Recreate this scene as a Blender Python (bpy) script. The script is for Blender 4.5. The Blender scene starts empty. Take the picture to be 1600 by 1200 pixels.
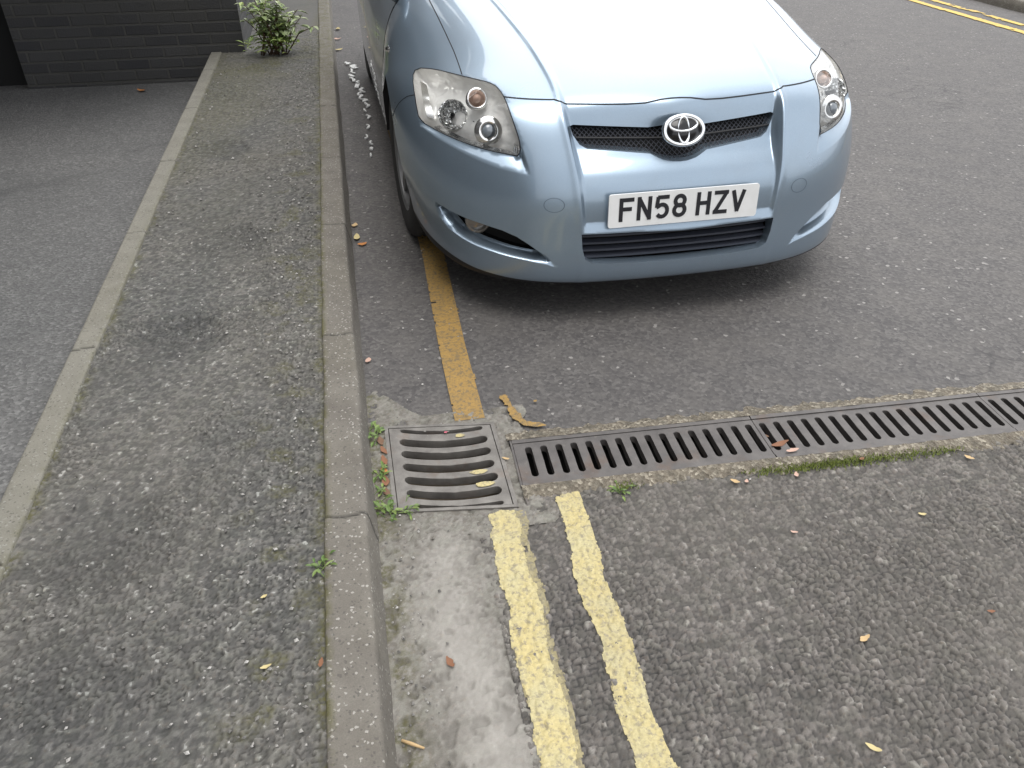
import bpy, bmesh, math, random
import numpy as np
from mathutils import Vector, Matrix
from mathutils.geometry import delaunay_2d_cdt

scene = bpy.context.scene
COL = scene.collection
random.seed(7)
RNG = np.random.default_rng(11)

# ------------------------------------------------------------------ camera
def make_camera():
    cd = bpy.data.cameras.new('camera')
    cam = bpy.data.objects.new('camera', cd)
    COL.objects.link(cam)
    p, y, r = 0.607, 0.199, 0.001
    f = Vector((math.sin(y)*math.cos(p), math.cos(y)*math.cos(p), -math.sin(p)))
    rt = Vector((math.cos(y), -math.sin(y), 0)); up = rt.cross(f)
    rt2 = rt*math.cos(r) + up*math.sin(r); up2 = up*math.cos(r) - rt*math.sin(r)
    m = Matrix((rt2, up2, -f)).transposed().to_4x4()
    m.translation = (0, 0, 1.426)
    cam.matrix_world = m
    cd.sensor_width = 36; cd.lens = 36*1250/1600
    cd.clip_start = .05; cd.clip_end = 800
    scene.camera = cam
make_camera()

# ------------------------------------------------------------------ light
SUN_EL, SUN_AZ = math.radians(77), math.radians(180)     # azimuth clockwise from +Y (north)
def make_light():
    w = bpy.data.worlds.new('World'); scene.world = w; w.use_nodes = True
    nt = w.node_tree; bg = nt.nodes['Background']
    sky = nt.nodes.new('ShaderNodeTexSky'); sky.sky_type = 'NISHITA'; sky.sun_disc = False
    sky.sun_elevation = SUN_EL; sky.sun_rotation = SUN_AZ
    sky.air_density = 1.3; sky.dust_density = 4.0; sky.ozone_density = 1.0
    hs = nt.nodes.new('ShaderNodeHueSaturation'); hs.inputs['Saturation'].default_value = .42
    nt.links.new(sky.outputs[0], hs.inputs['Color'])
    # overcast veil: thin cloud brightening the sky, uneven like real stratus
    tc = nt.nodes.new('ShaderNodeTexCoord'); nz = nt.nodes.new('ShaderNodeTexNoise')
    nz.inputs['Scale'].default_value = 2.2; nz.inputs['Detail'].default_value = 4
    nt.links.new(tc.outputs['Generated'], nz.inputs['Vector'])
    rp = nt.nodes.new('ShaderNodeValToRGB')
    rp.color_ramp.elements[0].position = .3; rp.color_ramp.elements[0].color = (8.5, 8.8, 9.2, 1)
    rp.color_ramp.elements[1].position = .75; rp.color_ramp.elements[1].color = (13.5, 13.6, 13.8, 1)
    nt.links.new(nz.outputs['Fac'], rp.inputs[0])
    # brightest, thinnest patch of cloud, ahead of the camera
    d = (.05, .62, .78)
    vm = nt.nodes.new('ShaderNodeVectorMath'); vm.operation = 'DOT_PRODUCT'; vm.inputs[1].default_value = d
    nt.links.new(tc.outputs['Generated'], vm.inputs[0])
    r2 = nt.nodes.new('ShaderNodeValToRGB'); r2.color_ramp.interpolation = 'EASE'
    r2.color_ramp.elements[0].position = .42; r2.color_ramp.elements[0].color = (.98, .985, 1.0, 1)
    r2.color_ramp.elements[1].position = 1.; r2.color_ramp.elements[1].color = (2.5, 2.48, 2.45, 1)
    nt.links.new(vm.outputs['Value'], r2.inputs[0])
    mm = nt.nodes.new('ShaderNodeMix'); mm.data_type = 'RGBA'; mm.blend_type = 'MULTIPLY'; mm.inputs['Factor'].default_value = 1
    nt.links.new(rp.outputs[0], mm.inputs['A']); nt.links.new(r2.outputs[0], mm.inputs['B'])
    mx = nt.nodes.new('ShaderNodeMix'); mx.data_type = 'RGBA'; mx.inputs['Factor'].default_value = .8
    nt.links.new(hs.outputs[0], mx.inputs['A']); nt.links.new(mm.outputs['Result'], mx.inputs['B'])
    nt.links.new(mx.outputs['Result'], bg.inputs['Color'])
    bg.inputs['Strength'].default_value = .11
    sd = bpy.data.lights.new('sun', 'SUN'); sd.energy = 1.25; sd.angle = math.radians(36); sd.color = (1, .97, .93)
    so = bpy.data.objects.new('sun', sd); COL.objects.link(so)
    d = Vector((math.sin(SUN_AZ)*math.cos(SUN_EL), math.cos(SUN_AZ)*math.cos(SUN_EL), math.sin(SUN_EL)))
    so.rotation_euler = d.to_track_quat('Z', 'Y').to_euler()
make_light()
scene.view_settings.view_transform = 'Standard'
scene.view_settings.look = 'None'
scene.view_settings.gamma = 1
scene.view_settings.use_curve_mapping = False
scene.view_settings.exposure = .38

# ------------------------------------------------------------------ object helpers
def link(name, me, mat, parent=None):
    o = bpy.data.objects.new(name, me)
    COL.objects.link(o)
    if mat is not None and not me.materials:
        for m in (mat if isinstance(mat, (list, tuple)) else [mat]): me.materials.append(m)
    if parent is not None: o.parent = parent
    return o
def thing(name, label, cat, loc=(0, 0, 0), rz=0, group=None):
    o = bpy.data.objects.new(name, None); COL.objects.link(o)
    o.empty_display_size = .1
    o.location = loc; o.rotation_euler = (0, 0, rz)
    return tag(o, label, cat, group)
def tag(o, label, cat, group=None):
    o['label'] = label; o['category'] = cat
    if group: o['group'] = group
    return o
def struct(o):
    o['kind'] = 'structure'; return o
def stuff(o, label=None, cat=None):
    o['kind'] = 'stuff'
    if label: o['label'] = label
    if cat: o['category'] = cat
    return o
def mesh(name, V, F, smooth=False, normals=None):
    me = bpy.data.meshes.new(name)
    me.from_pydata([tuple(map(float, v)) for v in V], [], [tuple(map(int, f)) for f in F])
    if smooth or normals is not None:
        me.polygons.foreach_set('use_smooth', [True]*len(me.polygons))
    if normals is not None:
        me.normals_split_custom_set_from_vertices([tuple(map(float, n)) for n in normals])
    me.update()
    return me
def grid_mesh(name, P, smooth=True, keep=None, attrs=None):
    "P: (ny,nx,3) array -> quad mesh, fast; keep: (ny-1,nx-1) mask of quads"
    ny, nx = P.shape[:2]
    idx = np.arange(ny*nx).reshape(ny, nx)
    q = np.stack([idx[:-1, :-1], idx[:-1, 1:], idx[1:, 1:], idx[1:, :-1]], -1)
    q = q[keep] if keep is not None else q.reshape(-1, 4)
    me = bpy.data.meshes.new(name)
    me.vertices.add(ny*nx); me.vertices.foreach_set('co', P.reshape(-1).astype(np.float32))
    n = len(q)
    me.loops.add(n*4); me.loops.foreach_set('vertex_index', q.reshape(-1).astype(np.int32))
    me.polygons.add(n); me.polygons.foreach_set('loop_start', np.arange(0, n*4, 4, dtype=np.int32))
    me.polygons.foreach_set('loop_total', np.full(n, 4, dtype=np.int32))
    if smooth: me.polygons.foreach_set('use_smooth', np.ones(n, dtype=bool))
    for k, a in (attrs or {}).items():
        at = me.attributes.new(k, 'FLOAT', 'POINT'); at.data.foreach_set('value', a.reshape(-1).astype(np.float32))
    me.update(calc_edges=True); me.validate()
    return me
class MB:
    "collects boxes, tubes, lathes and free faces into ONE mesh"
    def __init__(s): s.v = []; s.f = []
    def add(s, V, F):
        k = len(s.v); s.v += [tuple(v) for v in V]; s.f += [tuple(i+k for i in f) for f in F]; return s
    def box(s, a, b, M=None):
        x0, y0, z0 = a; x1, y1, z1 = b
        V = [(x0,y0,z0),(x1,y0,z0),(x1,y1,z0),(x0,y1,z0),(x0,y0,z1),(x1,y0,z1),(x1,y1,z1),(x0,y1,z1)]
        if M is not None: V = [M @ Vector(v) for v in V]
        return s.add(V, [(0,3,2,1),(4,5,6,7),(0,1,5,4),(1,2,6,5),(2,3,7,6),(3,0,4,7)])
    def tube(s, pts, r, n=8, caps=True, flat=None, closed=False):
        pts = [Vector(p) for p in pts]; V = []; F = []
        m = len(pts); up0 = None
        for i, p in enumerate(pts):
            a = pts[(i-1) % m] if (i or closed) else pts[0]; b = pts[(i+1) % m] if (i < m-1 or closed) else pts[-1]
            t = (b-a).normalized()
            if up0 is None:
                up0 = Vector((0, 0, 1)) if abs(t.z) < .9 else Vector((1, 0, 0))
            x = t.cross(up0).normalized(); y = x.cross(t).normalized(); up0 = y
            ri = r[i] if isinstance(r, (list, tuple)) else r
            for k in range(n):
                an = 2*math.pi*k/n
                V.append(p + x*math.cos(an)*ri + y*math.sin(an)*ri*(flat or 1))
        for i in range(m if closed else m-1):
            for k in range(n):
                F.append((i*n+k, i*n+(k+1) % n, ((i+1) % m)*n+(k+1) % n, ((i+1) % m)*n+k))
        if caps and not closed: F += [tuple(range(n))[::-1], tuple((m-1)*n+k for k in range(n))]
        return s.add(V, F)
    def lathe(s, prof, M=None, n=32):
        "prof: (r, h) pairs revolved about local Z"
        V = []; F = []
        for r, h in prof:
            for k in range(n):
                a = 2*math.pi*k/n; V.append(Vector((r*math.cos(a), r*math.sin(a), h)))
        if M is not None: V = [M @ v for v in V]
        for i in range(len(prof)-1):
            for k in range(n): F.append((i*n+k, i*n+(k+1) % n, (i+1)*n+(k+1) % n, (i+1)*n+k))
        return s.add(V, F)
    def build(s, name, mat, parent=None, smooth=False, angle=None):
        me = mesh(name, s.v, s.f, smooth)
        if angle:
            me.polygons.foreach_set('use_smooth', [True]*len(me.polygons))
            me.set_sharp_from_angle(angle=math.radians(angle))
        return link(name, me, mat, parent)

# ------------------------------------------------------------------ numpy noise
def _h(ix, iy, s):
    n = (ix.astype(np.int64)*374761393 + iy.astype(np.int64)*668265263 + s*1442695041) & 0xffffffff
    n = ((n ^ (n >> 13))*1274126177) & 0xffffffff
    n = ((n ^ (n >> 16))*2246822519) & 0xffffffff
    return ((n ^ (n >> 15)) & 0xffffff)/float(0xffffff)
def vnoise(x, y, sc, seed=0):
    x = np.asarray(x, float)/sc; y = np.asarray(y, float)/sc
    i = np.floor(x); j = np.floor(y); u = x-i; v = y-j
    u = u*u*(3-2*u); v = v*v*(3-2*v)
    a = _h(i, j, seed); b = _h(i+1, j, seed); c = _h(i, j+1, seed); d = _h(i+1, j+1, seed)
    return (a*(1-u)+b*u)*(1-v)+(c*(1-u)+d*u)*v
def fbm(x, y, sc, o=4, seed=0):
    t = 0; a = 1; n = 0
    for k in range(o):
        t = t+a*vnoise(x, y, sc/2**k, seed+k*17); n += a; a *= .5
    return t/n
def worley(x, y, cell, seed=0):
    X = np.asarray(x, float)/cell; Y = np.asarray(y, float)/cell
    I = np.floor(X); J = np.floor(Y)
    f1 = np.full(X.shape, 9.); f2 = f1.copy(); cid = np.zeros(X.shape)
    for a in (-1, 0, 1):
        for b in (-1, 0, 1):
            ci = I+a; cj = J+b
            d = np.hypot(ci+.1+.8*_h(ci, cj, seed)-X, cj+.1+.8*_h(ci, cj, seed+5)-Y)
            near = d < f1
            f2 = np.where(near, f1, np.minimum(f2, d)); cid = np.where(near, _h(ci, cj, seed+9), cid); f1 = np.where(near, d, f1)
    return f1, f2, cid
def sstep(a, b, x):
    t = np.clip((np.asarray(x, float)-a)/(b-a), 0, 1); return t*t*(3-2*t)
def inpoly(P, poly):
    P = np.asarray(P, float); r = np.zeros(len(P), bool); n = len(poly)
    for i in range(n):
        x0, y0 = poly[i]; x1, y1 = poly[(i+1) % n]
        if y0 == y1: continue
        c = ((y0 > P[:, 1]) != (y1 > P[:, 1])) & (P[:, 0] < (x1-x0)*(P[:, 1]-y0)/(y1-y0)+x0)
        r ^= c
    return r
def pdist(P, line, closed=False):
    P = np.asarray(P, float); L = [np.array(q, float) for q in line]
    if closed: L = L+[L[0]]
    d = np.full(len(P), 9.)
    for a, b in zip(L[:-1], L[1:]):
        ab = b-a; t = np.clip(((P-a)@ab)/max(ab@ab, 1e-12), 0, 1)
        d = np.minimum(d, np.hypot(*(P-a-t[:, None]*ab).T))
    return d
def resample(line, step, closed=False):
    L = [np.array(q, float) for q in line]
    if closed: L = L+[L[0]]
    out = [L[0]]
    for a, b in zip(L[:-1], L[1:]):
        n = max(1, int(round(np.hypot(*(b-a))/step)))
        for k in range(1, n+1): out.append(a+(b-a)*k/n)
    if closed: out = out[:-1]
    return [tuple(q) for q in out]
def smooth_line(line, it=2, closed=False):
    L = [np.array(q, float) for q in line]
    for _ in range(it):
        o = [] if closed else [L[0]]
        n = len(L)
        for i in range(n if closed else n-1):
            a, b = L[i], L[(i+1) % n]
            o += [a*.75+b*.25, a*.25+b*.75]
        if not closed: o.append(L[-1])
        L = o
    return [tuple(q) for q in L]
def cdt(loops, opens, step, bounds=None, grid=True, keepout=.55):
    "constrained Delaunay triangulation of closed loops + open lines over an even grid"
    V = []; E = []
    for L in loops:
        k = len(V); n = len(L); V += list(L); E += [(k+i, k+(i+1) % n) for i in range(n)]
    for L in opens:
        k = len(V); n = len(L); V += list(L); E += [(k+i, k+i+1) for i in range(n-1)]
    if grid:
        C = np.array(V); x0, y0, x1, y1 = bounds
        gx = np.arange(x0+step/2, x1, step); gy = np.arange(y0+step/2, y1, step*.87)
        G = np.array([(x+(step/2 if j % 2 else 0), y) for j, y in enumerate(gy) for x in gx])
        bk = set()
        k = step*keepout
        for p in C:
            i, j = int(p[0]//k), int(p[1]//k)
            for a in (-1, 0, 1):
                for b in (-1, 0, 1): bk.add((i+a, j+b))
        V += [tuple(g) for g in G if (int(g[0]//k), int(g[1]//k)) not in bk]
    r = delaunay_2d_cdt([Vector((float(v[0]), float(v[1]))) for v in V], E, [], 0, 1e-6)
    return np.array([(v.x, v.y) for v in r[0]]), np.array([tuple(f) for f in r[2]])
def compact(V, F):
    u = np.unique(F); m = np.full(len(V), -1); m[u] = np.arange(len(u)); return u, m[F]

# ------------------------------------------------------------------ material helpers
class NM:
    def __init__(s, name):
        s.m = bpy.data.materials.new(name); s.m.use_nodes = True
        s.t = s.m.node_tree; s.b = s.t.nodes['Principled BSDF']
        s._tc = None
    def n(s, typ, _p=None, **k):
        nd = s.t.nodes.new('ShaderNode'+typ)
        for a, v in (_p or {}).items(): setattr(nd, a, v)
        for a, v in k.items():
            key = a.replace('_', ' ')
            inp = nd.inputs[int(a[1:])] if a[0] == 'i' and a[1:].isdigit() else nd.inputs[key]
            s.set(inp, v)
        return nd
    def set(s, inp, v):
        if hasattr(v, 'is_linked'): s.t.links.new(v, inp)
        elif isinstance(v, bpy.types.Node): s.t.links.new(v.outputs[0], inp)
        else:
            if isinstance(v, (tuple, list)) and len(v) == 3 and inp.type == 'RGBA': v = (*v, 1)
            inp.default_value = v
    def pos(s):
        if s._tc is None: s._tc = s.t.nodes.new('ShaderNodeTexCoord')
        return s._tc.outputs['Object']
    def noise(s, scale, detail=4, rough=.55, vec=None, dist=0):
        return s.n('TexNoise', Vector=vec or s.pos(), Scale=scale, Detail=detail, Roughness=rough, Distortion=dist).outputs['Fac']
    def voro(s, scale, feature='F1', out='Distance', vec=None, rnd=1):
        return s.n('TexVoronoi', dict(feature=feature), Vector=vec or s.pos(), Scale=scale, Randomness=rnd).outputs[out]
    def ramp(s, fac, *st):
        nd = s.n('ValToRGB', Fac=fac); cr = nd.color_ramp
        while len(cr.elements) < len(st): cr.elements.new(.5)
        for e, (p, c) in zip(cr.elements, st):
            e.position = p; e.color = (*c, 1) if isinstance(c, tuple) else (c, c, c, 1)
        return nd.outputs['Color']
    def mix(s, fac, a, b, mode='MIX'):
        nd = s.t.nodes.new('ShaderNodeMix'); nd.data_type = 'RGBA'; nd.blend_type = mode
        s.set(nd.inputs['Factor'], fac); s.set(nd.inputs['A'], a); s.set(nd.inputs['B'], b)
        return nd.outputs['Result']
    def math(s, op, a, b=0.):
        nd = s.t.nodes.new('ShaderNodeMath'); nd.operation = op; s.set(nd.inputs[0], a); s.set(nd.inputs[1], b); return nd.outputs[0]
    def attr(s, name): return s.n('Attribute', dict(attribute_name=name)).outputs['Fac']
    def bump(s, h, strength=.5, dist=.01, base=None):
        k = dict(Height=h, Strength=strength, Distance=dist)
        if base is not None: k['Normal'] = base
        nd = s.n('Bump', **k); s.set(s.b.inputs['Normal'], nd.outputs[0]); return nd.outputs[0]
    def out(s, **k):
        for a, v in k.items(): s.set(s.b.inputs[a.replace('_', ' ')], v)
        return s.m
def plain(name, c, rough=.5, metal=0, **k):
    return NM(name).out(Base_Color=c, Roughness=rough, Metallic=metal, **k)

# ------------------------------------------------------------------ materials
def make_materials():
    M = {}
    # --- stone-and-bitumen surfaces whose stones are real relief (attributes tone, gap come with the mesh)
    def chips(name, lo, mid, hi, binder_shade, warm=(.5, .5), rough=.85, moss=None, pale=None):
        k = NM(name)
        c = k.ramp(k.attr('tone'), (.10, tuple(q*.75 for q in lo)), (.34, lo), (.58, mid), (.82, tuple(q*1.22 for q in mid)), (.93, hi))
        c = k.mix(k.ramp(k.noise(23, 4, .6), (.42, 0.), (.62, .45)), c, k.mix(1, c, (.80, .86, .78), 'MULTIPLY'))
        c = k.mix(k.ramp(k.noise(90, 3, .6), (.56, 0.), (.68, .35)), c, k.mix(1, c, (1.0, .80, .66), 'MULTIPLY'))
        c = k.mix(k.math('MULTIPLY', k.attr('gap'), .9), c, binder_shade)  # dark bitumen colour, also painting shade into the crevices between stones
        big = k.noise(1.7, 5, .6)
        c = k.mix(k.ramp(big, (.38, 0.), (.7, .55)), c, k.mix(.6, c, (.13, .118, .1)))
        fine = k.noise(420, 3, .7)
        c = k.mix(.55, c, k.mix(1, c, k.ramp(fine, (.25, .35), (.75, 1.)), 'MULTIPLY'))
        if name == 'worn_footway':
            c = k.mix(k.ramp(k.noise(1.15, 4, .6, dist=.6), (.46, 0.), (.66, .5)), c, k.mix(1, c, (.66, .70, .75), 'MULTIPLY'))
            c = k.mix(k.attr('worn'), c, k.mix(1, c, (.50, .52, .55), 'MULTIPLY'))
        if pale is not None: c = k.mix(k.attr('pale'), c, k.mix(.5, c, pale))
        if moss is not None: c = k.mix(k.math('MULTIPLY', k.attr('moss'), k.ramp(k.noise(75, 4, .75), (.40, .1), (.60, 1.))), c, k.mix(k.noise(160, 3), moss[0], moss[1]))
        k.bump(k.noise(700, 2, .6), .35, .002)
        return k.out(Base_Color=c, Roughness=rough)
    M['coarse'] = chips('coarse_asphalt', (.105, .095, .086), (.155, .140, .127), (.29, .27, .245), (.022, .021, .022))
    M['pave'] = chips('worn_footway', (.098, .094, .088), (.155, .147, .134), (.42, .41, .38), (.03, .029, .026),
                      moss=((.10, .085, .02), (.055, .06, .012)))
    M['gutter'] = chips('gutter_concrete', (.17, .155, .135), (.24, .225, .20), (.45, .43, .40), (.09, .082, .07), pale=(.36, .34, .31),
                        moss=((.09, .075, .03), (.05, .055, .015)))
    # --- smooth asphalt beyond the channel
    k = NM('asphalt')
    ce = k.voro(95, out='Color'); sep = k.n('SeparateColor', Color=ce).outputs
    base = k.ramp(sep[0], (0, (.058, .054, .053)), (.45, (.082, .076, .073)), (.85, (.105, .098, .093)), (.97, (.125, .117, .111)))
    sel = k.ramp(sep[1], (.994, 0.), (.996, .8))
    base = k.mix(sel, base, (.32, .305, .285))
    base = k.mix(k.ramp(k.noise(1.1, 5, .6), (.35, 0.), (.7, .5)), base, k.mix(.5, base, (.06, .056, .056)))
    base = k.mix(k.ramp(k.noise(6, 4, .6), (.45, 0.), (.75, .35)), base, (.135, .124, .112))
    wv = k.n('VectorMath', dict(operation='ADD'), i0=k.pos(), i1=k.n('TexNoise', Vector=k.pos(), Scale=1.6, Detail=4).outputs['Color'])
    ed = k.voro(.75, 'DISTANCE_TO_EDGE', vec=wv.outputs[0])
    crack = k.math('MULTIPLY', k.ramp(ed, (.002, 1.), (.005, 0.)), k.ramp(k.noise(.9, 2), (.50, 0.), (.60, .55)))
    base = k.mix(crack, base, (.018, .017, .018))
    d = k.voro(95); f = k.noise(260, 3)
    k.bump(k.math('ADD', k.math('MULTIPLY', d, .6), f), .55, .004)
    M['asphalt'] = k.out(Base_Color=base, Roughness=.78)
    # --- yard asphalt: finer, greyer
    k = NM('yard_asphalt')
    sep = k.n('SeparateColor', Color=k.voro(110, out='Color')).outputs
    base = k.ramp(sep[0], (0, (.085, .083, .081)), (.8, (.145, .142, .137)), (1, (.20, .197, .19)))
    base = k.mix(k.ramp(k.noise(.9, 6, .62), (.35, 0.), (.68, .7)), base, k.mix(.6, base, (.05, .052, .053)))
    ed = k.voro(.55, 'DISTANCE_TO_EDGE', vec=k.n('VectorMath', dict(operation='ADD'), i0=k.pos(), i1=k.n('TexNoise', Vector=k.pos(), Scale=1.2, Detail=5).outputs['Color']).outputs[0])
    base = k.mix(k.math('MULTIPLY', k.ramp(ed, (.004, .4), (.03, 0.)), k.ramp(k.noise(.8, 2), (.46, 0.), (.58, .7))), base, (.03, .03, .031))
    k.bump(k.math('ADD', k.voro(110), k.noise(300, 3)), .6, .004)
    M['yard'] = k.out(Base_Color=base, Roughness=.85)
    # --- concrete kerb with pale aggregate specks
    def conc(name, a, b, speck, moss=.0):
        k = NM(name)
        c = k.ramp(k.noise(9, 7, .65), (.3, a), (.72, b))
        c = k.mix(k.ramp(k.noise(2.3, 3), (.4, 0.), (.65, .45)), c, k.mix(.5, c, (.14, .125, .085)))
        sp = k.n('SeparateColor', Color=k.voro(230, out='Color')).outputs
        c = k.mix(k.ramp(sp[0], (.955, 0.), (.965, .75)), c, speck)
        c = k.mix(k.ramp(sp[1], (.93, 0.), (.94, .55)), c, (.075, .07, .062))
        c = k.mix(.5, c, k.mix(1, c, k.ramp(k.noise(320, 3, .7), (.25, .4), (.75, 1.)), 'MULTIPLY'))
        c = k.mix(k.attr('joint'), c, (.03, .028, .024))
        c = k.mix(k.math('MULTIPLY', k.attr('moss'), k.ramp(k.noise(26, 5, .7), (.42, 0.), (.6, 1.))), c, (.085, .08, .022))
        k.bump(k.noise(240, 4, .7), .5, .003)
        return k.out(Base_Color=c, Roughness=.88)
    M['kerb'] = conc('kerb_concrete', (.135, .121, .103), (.205, .188, .162), (.42, .40, .36))
    M['edging'] = conc('edging_concrete', (.19, .18, .15), (.255, .243, .205), (.30, .29, .26))
    # --- road paint
    def paint(name, c0, c1, dirt, worn):
        k = NM(name)
        c = k.mix(k.ramp(k.noise(14, 6, .6), (.35, 0.), (.68, 1.)), c0, c1)
        c = k.mix(k.ramp(k.noise(75, 5, .72), (worn, 0.), (worn+.12, .85)), c, dirt)
        c = k.mix(k.ramp(k.noise(3.1, 4, .6), (.5, 0.), (.75, .55)), c, k.mix(.5, c, dirt))
        cr = k.voro(9, 'DISTANCE_TO_EDGE', vec=k.n('VectorMath', dict(operation='ADD'), i0=k.pos(), i1=k.n('VectorMath', dict(operation='SCALE'), i0=k.n('TexNoise', Vector=k.pos(), Scale=14., Detail=3).outputs['Color'], Scale=.09).outputs[0]).outputs[0])
        c = k.mix(k.math('MULTIPLY', k.ramp(cr, (.004, .5), (.016, 0.)), k.ramp(k.noise(5, 2), (.52, 0.), (.62, .8))), c, k.mix(.5, dirt, (.08, .07, .05)))
        c = k.mix(.6, c, k.mix(1, c, k.ramp(k.noise(210, 3, .7), (.25, .55), (.7, 1.)), 'MULTIPLY'))
        k.bump(k.noise(190, 4, .6), .45, .003)
        return k.out(Base_Color=c, Roughness=.7)
    M['pale_yellow'] = paint('worn_yellow_paint', (.52, .43, .195), (.47, .42, .24), (.25, .22, .155), .50)
    M['old_yellow'] = paint('faded_yellow_paint', (.33, .28, .14), (.27, .235, .14), (.17, .15, .11), .48)
    M['ochre'] = paint('ochre_yellow_paint', (.37, .225, .06), (.29, .185, .06), (.14, .11, .07), .49)
    M['far_yellow'] = paint('yellow_line_paint', (.62, .42, .08), (.55, .38, .09), (.22, .18, .10), .60)
    M['white_flake'] = paint('white_flakes', (.85, .85, .83), (.75, .75, .73), (.5, .5, .48), .7)
    M['mortar'] = NM('haunch_mortar'); k = M['mortar']
    sep = k.n('SeparateColor', Color=k.voro(120, out='Color')).outputs
    c = k.ramp(sep[0], (0, (.12, .10, .075)), (.7, (.215, .186, .142)), (1, (.38, .34, .27)))
    c = k.mix(k.ramp(k.noise(30, 4), (.45, 0.), (.65, .7)), c, (.10, .09, .07))
    k.bump(k.math('ADD', k.voro(120), k.noise(300, 3)), .9, .006)
    M['mortar'] = k.out(Base_Color=c, Roughness=.9)
    # --- cast iron
    def iron(name, a, b, rust):
        k = NM(name)
        c = k.ramp(k.noise(18, 6, .6), (.3, a), (.7, b))
        c = k.mix(k.ramp(k.noise(7, 5, .65), (.56, 0.), (.72, rust)), c, (.13, .075, .045))
        c = k.mix(k.ramp(k.noise(60, 3, .6), (.62, 0.), (.75, .4)), c, (.2, .185, .16))
        k.bump(k.noise(330, 3, .6), .3, .002)
        return k.out(Base_Color=c, Roughness=.55, Metallic=.35)
    M['grate_iron'] = iron('worn_cast_iron', (.12, .11, .10), (.235, .22, .20), .6)
    M['channel_iron'] = iron('dark_cast_iron', (.08, .073, .07), (.13, .119, .112), .5)
    M['pit'] = plain('pit_dark', (.018, .017, .015), .95)
    k = NM('pit_silt'); M['silt'] = k.out(Base_Color=k.ramp(k.noise(40, 5), (.3, (.03, .024, .016)), (.7, (.10, .075, .05))), Roughness=.95)
    # --- dark engineering brick
    k = NM('dark_brick')
    sx = k.n('SeparateXYZ', Vector=k.pos()).outputs
    cx = k.n('CombineXYZ', X=k.math('ADD', sx[0], sx[1]), Y=sx[2])
    br = k.n('TexBrick', dict(offset=.5), Vector=cx.outputs[0], Color1=(.030, .030, .033), Color2=(.055, .054, .053), Mortar=(.062, .060, .055), Scale=1.)
    for nme, v in (('Mortar Size', .009), ('Brick Width', .225), ('Row Height', .075), ('Mortar Smooth', .4), ('Bias', 0)): br.inputs[nme].default_value = v
    c = k.mix(k.ramp(k.noise(2.2, 5, .6), (.38, 0.), (.7, .6)), br.outputs['Color'], (.045, .043, .036))
    k.bump(k.math('ADD', k.math('MULTIPLY', br.outputs['Fac'], -1.), k.math('MULTIPLY', k.noise(90, 4), .6)), .7, .008)
    M['brick'] = k.out(Base_Color=c, Roughness=.7)
    M['void'] = plain('painted_interior_dark', (.008, .008, .008), .95)  # near-black colour standing in for the lack of light indoors
    k = NM('roof_slate'); M['slate'] = k.out(Base_Color=k.ramp(k.noise(8, 4), (.3, (.05, .05, .055)), (.7, (.09, .09, .095))), Roughness=.7)
    k = NM('red_brick')
    sx = k.n('SeparateXYZ', Vector=k.pos()).outputs
    br = k.n('TexBrick', dict(offset=.5), Vector=k.n('CombineXYZ', X=k.math('ADD', sx[0], sx[1]), Y=sx[2]).outputs[0], Color1=(.22, .10, .065), Color2=(.30, .15, .10), Mortar=(.30, .28, .25), Scale=1.)
    for nme, v in (('Mortar Size', .009), ('Brick Width', .225), ('Row Height', .075)): br.inputs[nme].default_value = v
    M['red_brick'] = k.out(Base_Color=br.outputs['Color'], Roughness=.85)
    # --- car
    k = NM('metallic_ice_blue_paint')
    fl = k.voro(2600, out='Color')
    fleck = k.n('SeparateColor', Color=fl).outputs[0]
    c = k.mix(k.ramp(fleck, (.0, 0.), (1., 1.)), (.225, .295, .37), (.30, .375, .45))
    dirt = k.ramp(k.noise(5, 6, .65), (.5, 0.), (.8, .16))
    c = k.mix(dirt, c, (.22, .21, .19))
    M['paint'] = k.out(Base_Color=c, Metallic=.68, Roughness=k.ramp(k.noise(3, 4), (.3, .27), (.7, .33)), Coat_Weight=.9, Coat_Roughness=.045)
    M['black'] = plain('black_trim', (.012, .012, .013), .55)
    M['gloss_black'] = plain('gloss_black', (.01, .01, .011), .15)
    M['cover_gap'] = plain('cover_edge_gap', (.10, .14, .18), .5)
    M['gap'] = plain('gap_shade_and_seal', (.010, .012, .015), .8)  # painted shade of the shut gaps; also the black lens seal
    M['inner'] = plain('inner_liner', (.006, .006, .006), .9)
    M['mesh_wire'] = plain('grille_mesh_plastic', (.040, .044, .058), .45)
    M['chrome'] = plain('chrome', (.80, .81, .82), .10, 1)
    k = NM('lamp_reflector'); k.bump(k.voro(60), 1., .02)
    M['reflector'] = k.out(Base_Color=(.95, .95, .94), Roughness=.10, Metallic=.85)
    M['satin_chrome'] = plain('satin_reflector', (.82, .81, .79), .16, 1)
    k = NM('lamp_bezel'); k.bump(k.n('TexNoise', Vector=k.pos(), Scale=24., Detail=1, Distortion=.6).outputs['Fac'], .6, .012)
    M['lamp_grey'] = k.out(Base_Color=(.94, .925, .90), Roughness=.26, Metallic=.22)
    M['amber'] = plain('amber_bulb', (.58, .40, .32), .15)
    M['glass_ball'] = plain('projector_glass', (.16, .18, .20), .05, 0, Coat_Weight=1.)
    M['fog_glass'] = plain('fog_lamp_glass', (.30, .27, .24), .12, .6)
    M['rubber'] = plain('tyre_rubber', (.028, .027, .026), .8)
    M['alloy'] = plain('alloy_wheel', (.20, .20, .20), .5, .6)
    k = NM('clear_lens')
    tr = k.n('BsdfTransparent', Color=(.93, .94, .94)); gl = k.n('BsdfGlossy', Color=(1, 1, 1), Roughness=.03)
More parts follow.
